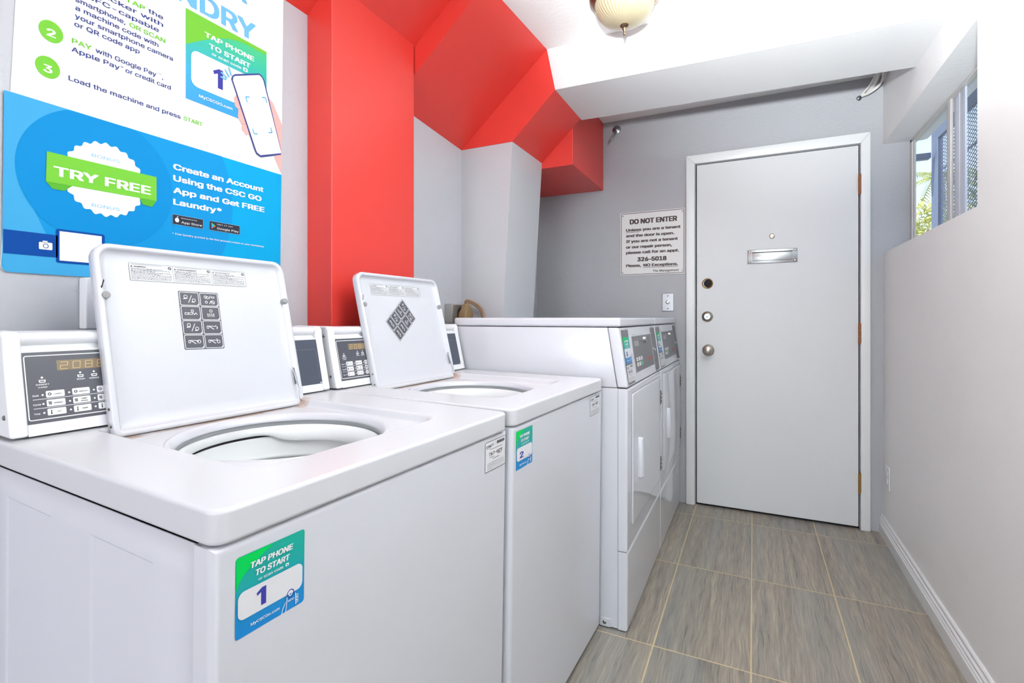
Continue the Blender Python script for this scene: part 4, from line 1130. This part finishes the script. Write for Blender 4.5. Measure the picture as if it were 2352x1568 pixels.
def outlet():
    r = thing('power_outlet', 'metal outlet box on the wall behind the dryers', 'outlet')
    MB().box(XL + .0005, XL + .040, 2.010, 2.120, 1.075, 1.168, mat('galvanised_box', (186, 186, 182), 0.45, 0.7, bump=(60, .4, .002)), 0.003, 2).build('box', r)
    MB().box(XL + .040, XL + .043, 2.016, 2.114, 1.080, 1.163, mat('outlet_face', (150, 148, 140), 0.4, 0.7, bump=(70, .5, .003)), 0.001, 1).build('face_plate', r)
    MB().lathe([(0, .046), (.028, .046), (.030, .043)], (XL, 2.085, 1.122), DARK, 'x', 24).build('receptacle', r)
    for z in (1.085, 1.157): MB().lathe([(0, .0455), (.003, .045), (.004, .043)], (XL, 2.030, z), STEEL, 'x', 12).build('screw', r)
    p = thing('appliance_lead', 'tan angled plug with brown cord looping behind the dryer top', 'power lead')
    pl = MB()
    q = lambda y0, y1, x0, x1, z, k=.006: [(XL + a, b, z) for a, b in rloop(x0, y0, x1, y1, k, 3)]
    pl.loft([q(2.055, 2.128, .047, .088, 1.085), q(2.053, 2.130, .047, .090, 1.120), q(2.066, 2.122, .050, .088, 1.140), q(2.078, 2.116, .056, .082, 1.162), q(2.082, 2.112, .059, .079, 1.168)], TAN)
    pl.build('plug', p, angle=50)
    c = MB()
    for dz, dx in ((0, 0), (-.006, -.006)):
        c.tube([(-1.257 + dx, 2.098, 1.155), (-1.256 + dx, 2.098, 1.174 + dz), (-1.252 + dx, 2.092, 1.186 + dz), (-1.240 + dx, 2.104, 1.183 + dz), (-1.222 + dx, 2.124, 1.172 + dz), (-1.207 + dx, 2.137, 1.157 + dz), (-1.195 + dx, 2.146, 1.135 + dz), (-1.188 + dx, 2.148, 1.10 + dz), (-1.186 + dx, 2.146, 1.02 + dz)], .0052, CORD, 10)
    c.build('cord', p)
outlet()

jb = MB().box(XL, XL + .030, 0.573, 0.690, 1.076, 1.188, PLASTIC, 0.004, 2).build('outlet_box', wn=True)
tag(jb, 'plain white outlet box on the wall just below the poster', 'outlet box')
rec = MB().box(XR - .0065, XR - .0005, 2.985, 3.068, 0.258, 0.372, PLASTIC, 0.003, 2).build('wall_outlet', wn=True)
tag(rec, 'white outlet cover low on the white wall near the baseboard', 'outlet cover')
for z in (.297, .334): MB().box(XR - .0085, XR - .006, 3.012, 3.041, z - .013, z + .013, PLASTIC, 0.002, 2).build('socket', rec)
MB().lathe([(0, -.0075), (.003, -.0072), (.0035, -.006)], (XR, 3.0265, .3155), STEEL, 'x', 10).build('screw', rec)

def hook():
    r = thing('wall_hook', 'small metal wall hook with dangling clip near the red box', 'hook')
    x, z = -0.778, 2.289
    MB().lathe([(0, -.014), (.010, -.013), (.016, -.008), (.026, -.005), (.027, 0)], (x, YB, z), STEEL, 'y', 28).build('base', r)
    MB().tube([(x, YB - .012, z - .004), (x - .006, YB - .030, z - .022), (x - .030, YB - .032, z - .060), (x - .044, YB - .026, z - .078), (x - .050, YB - .020, z - .092)], .0032, STEEL, 8).build('clip', r)
    MB().tube([(x + .004, YB - .012, z - .010), (x - .004, YB - .026, z - .036), (x - .022, YB - .030, z - .064), (x - .042, YB - .024, z - .080)], .0026, STEEL, 8).build('clip', r)
hook()

def cables():
    r = thing('cable_bundle', 'bundle of loose white cables hanging behind the beam', 'cables')
    YY = 3.06
    for i, (pts, rad) in enumerate((
        ([(0.560, 2.80, 2.345), (0.556, 2.98, 2.325), (0.530, 3.06, 2.275), (0.500, 3.10, 2.246)], .0045),
        ([(0.575, 2.80, 2.345), (0.578, 2.98, 2.320), (0.572, 3.04, 2.268), (0.535, 3.07, 2.242), (0.503, 3.10, 2.240)], .0050),
        ([(0.560, 2.84, 2.345), (0.585, 2.96, 2.325), (0.584, 3.03, 2.285), (0.545, 3.07, 2.254), (0.502, 3.10, 2.244)], .0042))):
        MB().tube(pts, rad, CABLE, 8).build('cable', r)
    MB().tube([(0.545, 2.84, 2.345), (0.560, 3.00, 2.322), (0.553, 3.08, 2.290), (0.535, 3.125, 2.262)], .011, CABLE, 10).build('conduit', r)
    MB().lathe([(0, -.010), (.010, -.008), (.013, 0)], (0.498, YB, 2.246), STEEL, 'y', 16).build('clamp', r)
    MB().tube([(0.503, 3.10, 2.243), (0.492, 3.112, 2.226)], .0035, INK, 8, 1).build('cable_end', r)
cables()

# ================================================================== LIGHT, SKY, CAMERA
W = bpy.data.worlds.new('sky'); bpy.context.scene.world = W; W.use_nodes = True
wt = W.node_tree; bg = wt.nodes['Background']
tc = wt.nodes.new('ShaderNodeTexCoord'); sp = wt.nodes.new('ShaderNodeSeparateXYZ'); wt.links.new(tc.outputs['Generated'], sp.inputs[0])
rp = wt.nodes.new('ShaderNodeValToRGB'); wt.links.new(sp.outputs[2], rp.inputs[0])
e = rp.color_ramp.elements; e[0].position = 0.0; e[0].color = (0.86, 0.92, 1.0, 1); e[1].position = 0.5; e[1].color = (0.30, 0.52, 0.95, 1)
m_ = e.new(0.16); m_.color = (0.66, 0.82, 1.0, 1)
wt.links.new(rp.outputs[0], bg.inputs[0]); bg.inputs[1].default_value = 0.95

def light_obj(name, typ, loc, energy, color=(1, 1, 1), **kw):
    l = bpy.data.lights.new(name, typ); l.energy = energy; l.color = color
    for k, v in kw.items(): setattr(l, k, v)
    o = bpy.data.objects.new(name, l); COL.objects.link(o); o.location = loc; return o
sun = light_obj('sun', 'SUN', (0, 0, 6), 3.2, (1, .93, .82), angle=0.01); sun.rotation_euler = Vector((.62, .12, -.75)).to_track_quat('-Z', 'Y').to_euler()
rear_fill = light_obj('rear_fill_light', 'AREA', (-0.50, YR + 0.02, 1.30), 36, (.93, .97, 1.0), shape='RECTANGLE', size=1.7, size_y=2.0)  # added soft fill from the open rear end; no doorway is there
rear_fill.rotation_euler = Vector((0, 1, 0)).to_track_quat('-Z', 'Z').to_euler()
# the photographer's flash, tilted up so that it bounces off the ceiling
fl_ = light_obj('bounce_flash', 'SPOT', (0.0, -0.06, 1.40), 400, (.92, .975, 1.0), shadow_soft_size=0.06, spot_size=math.radians(76), spot_blend=0.9)
fl_.rotation_euler = Vector((0.14, 0.775, 0.70)).to_track_quat('-Z', 'Y').to_euler()

F = 1150.0
cd = bpy.data.cameras.new('camera'); cam = bpy.data.objects.new('camera', cd); COL.objects.link(cam)
cd.sensor_width = 36.0; cd.lens = F / 2352 * 36.0; cd.shift_y = -(784 - 730) / 2352; cd.clip_start = 0.02
cam.location = (0, 0, 1.10); cam.rotation_euler = (PI / 2, 0, math.atan(554 / F))
sc = bpy.context.scene; sc.camera = cam
sc.view_settings.view_transform = 'Standard'; sc.view_settings.look = 'None'; sc.view_settings.gamma = 1.0; sc.view_settings.use_curve_mapping = False
sc.view_settings.exposure = 1.08
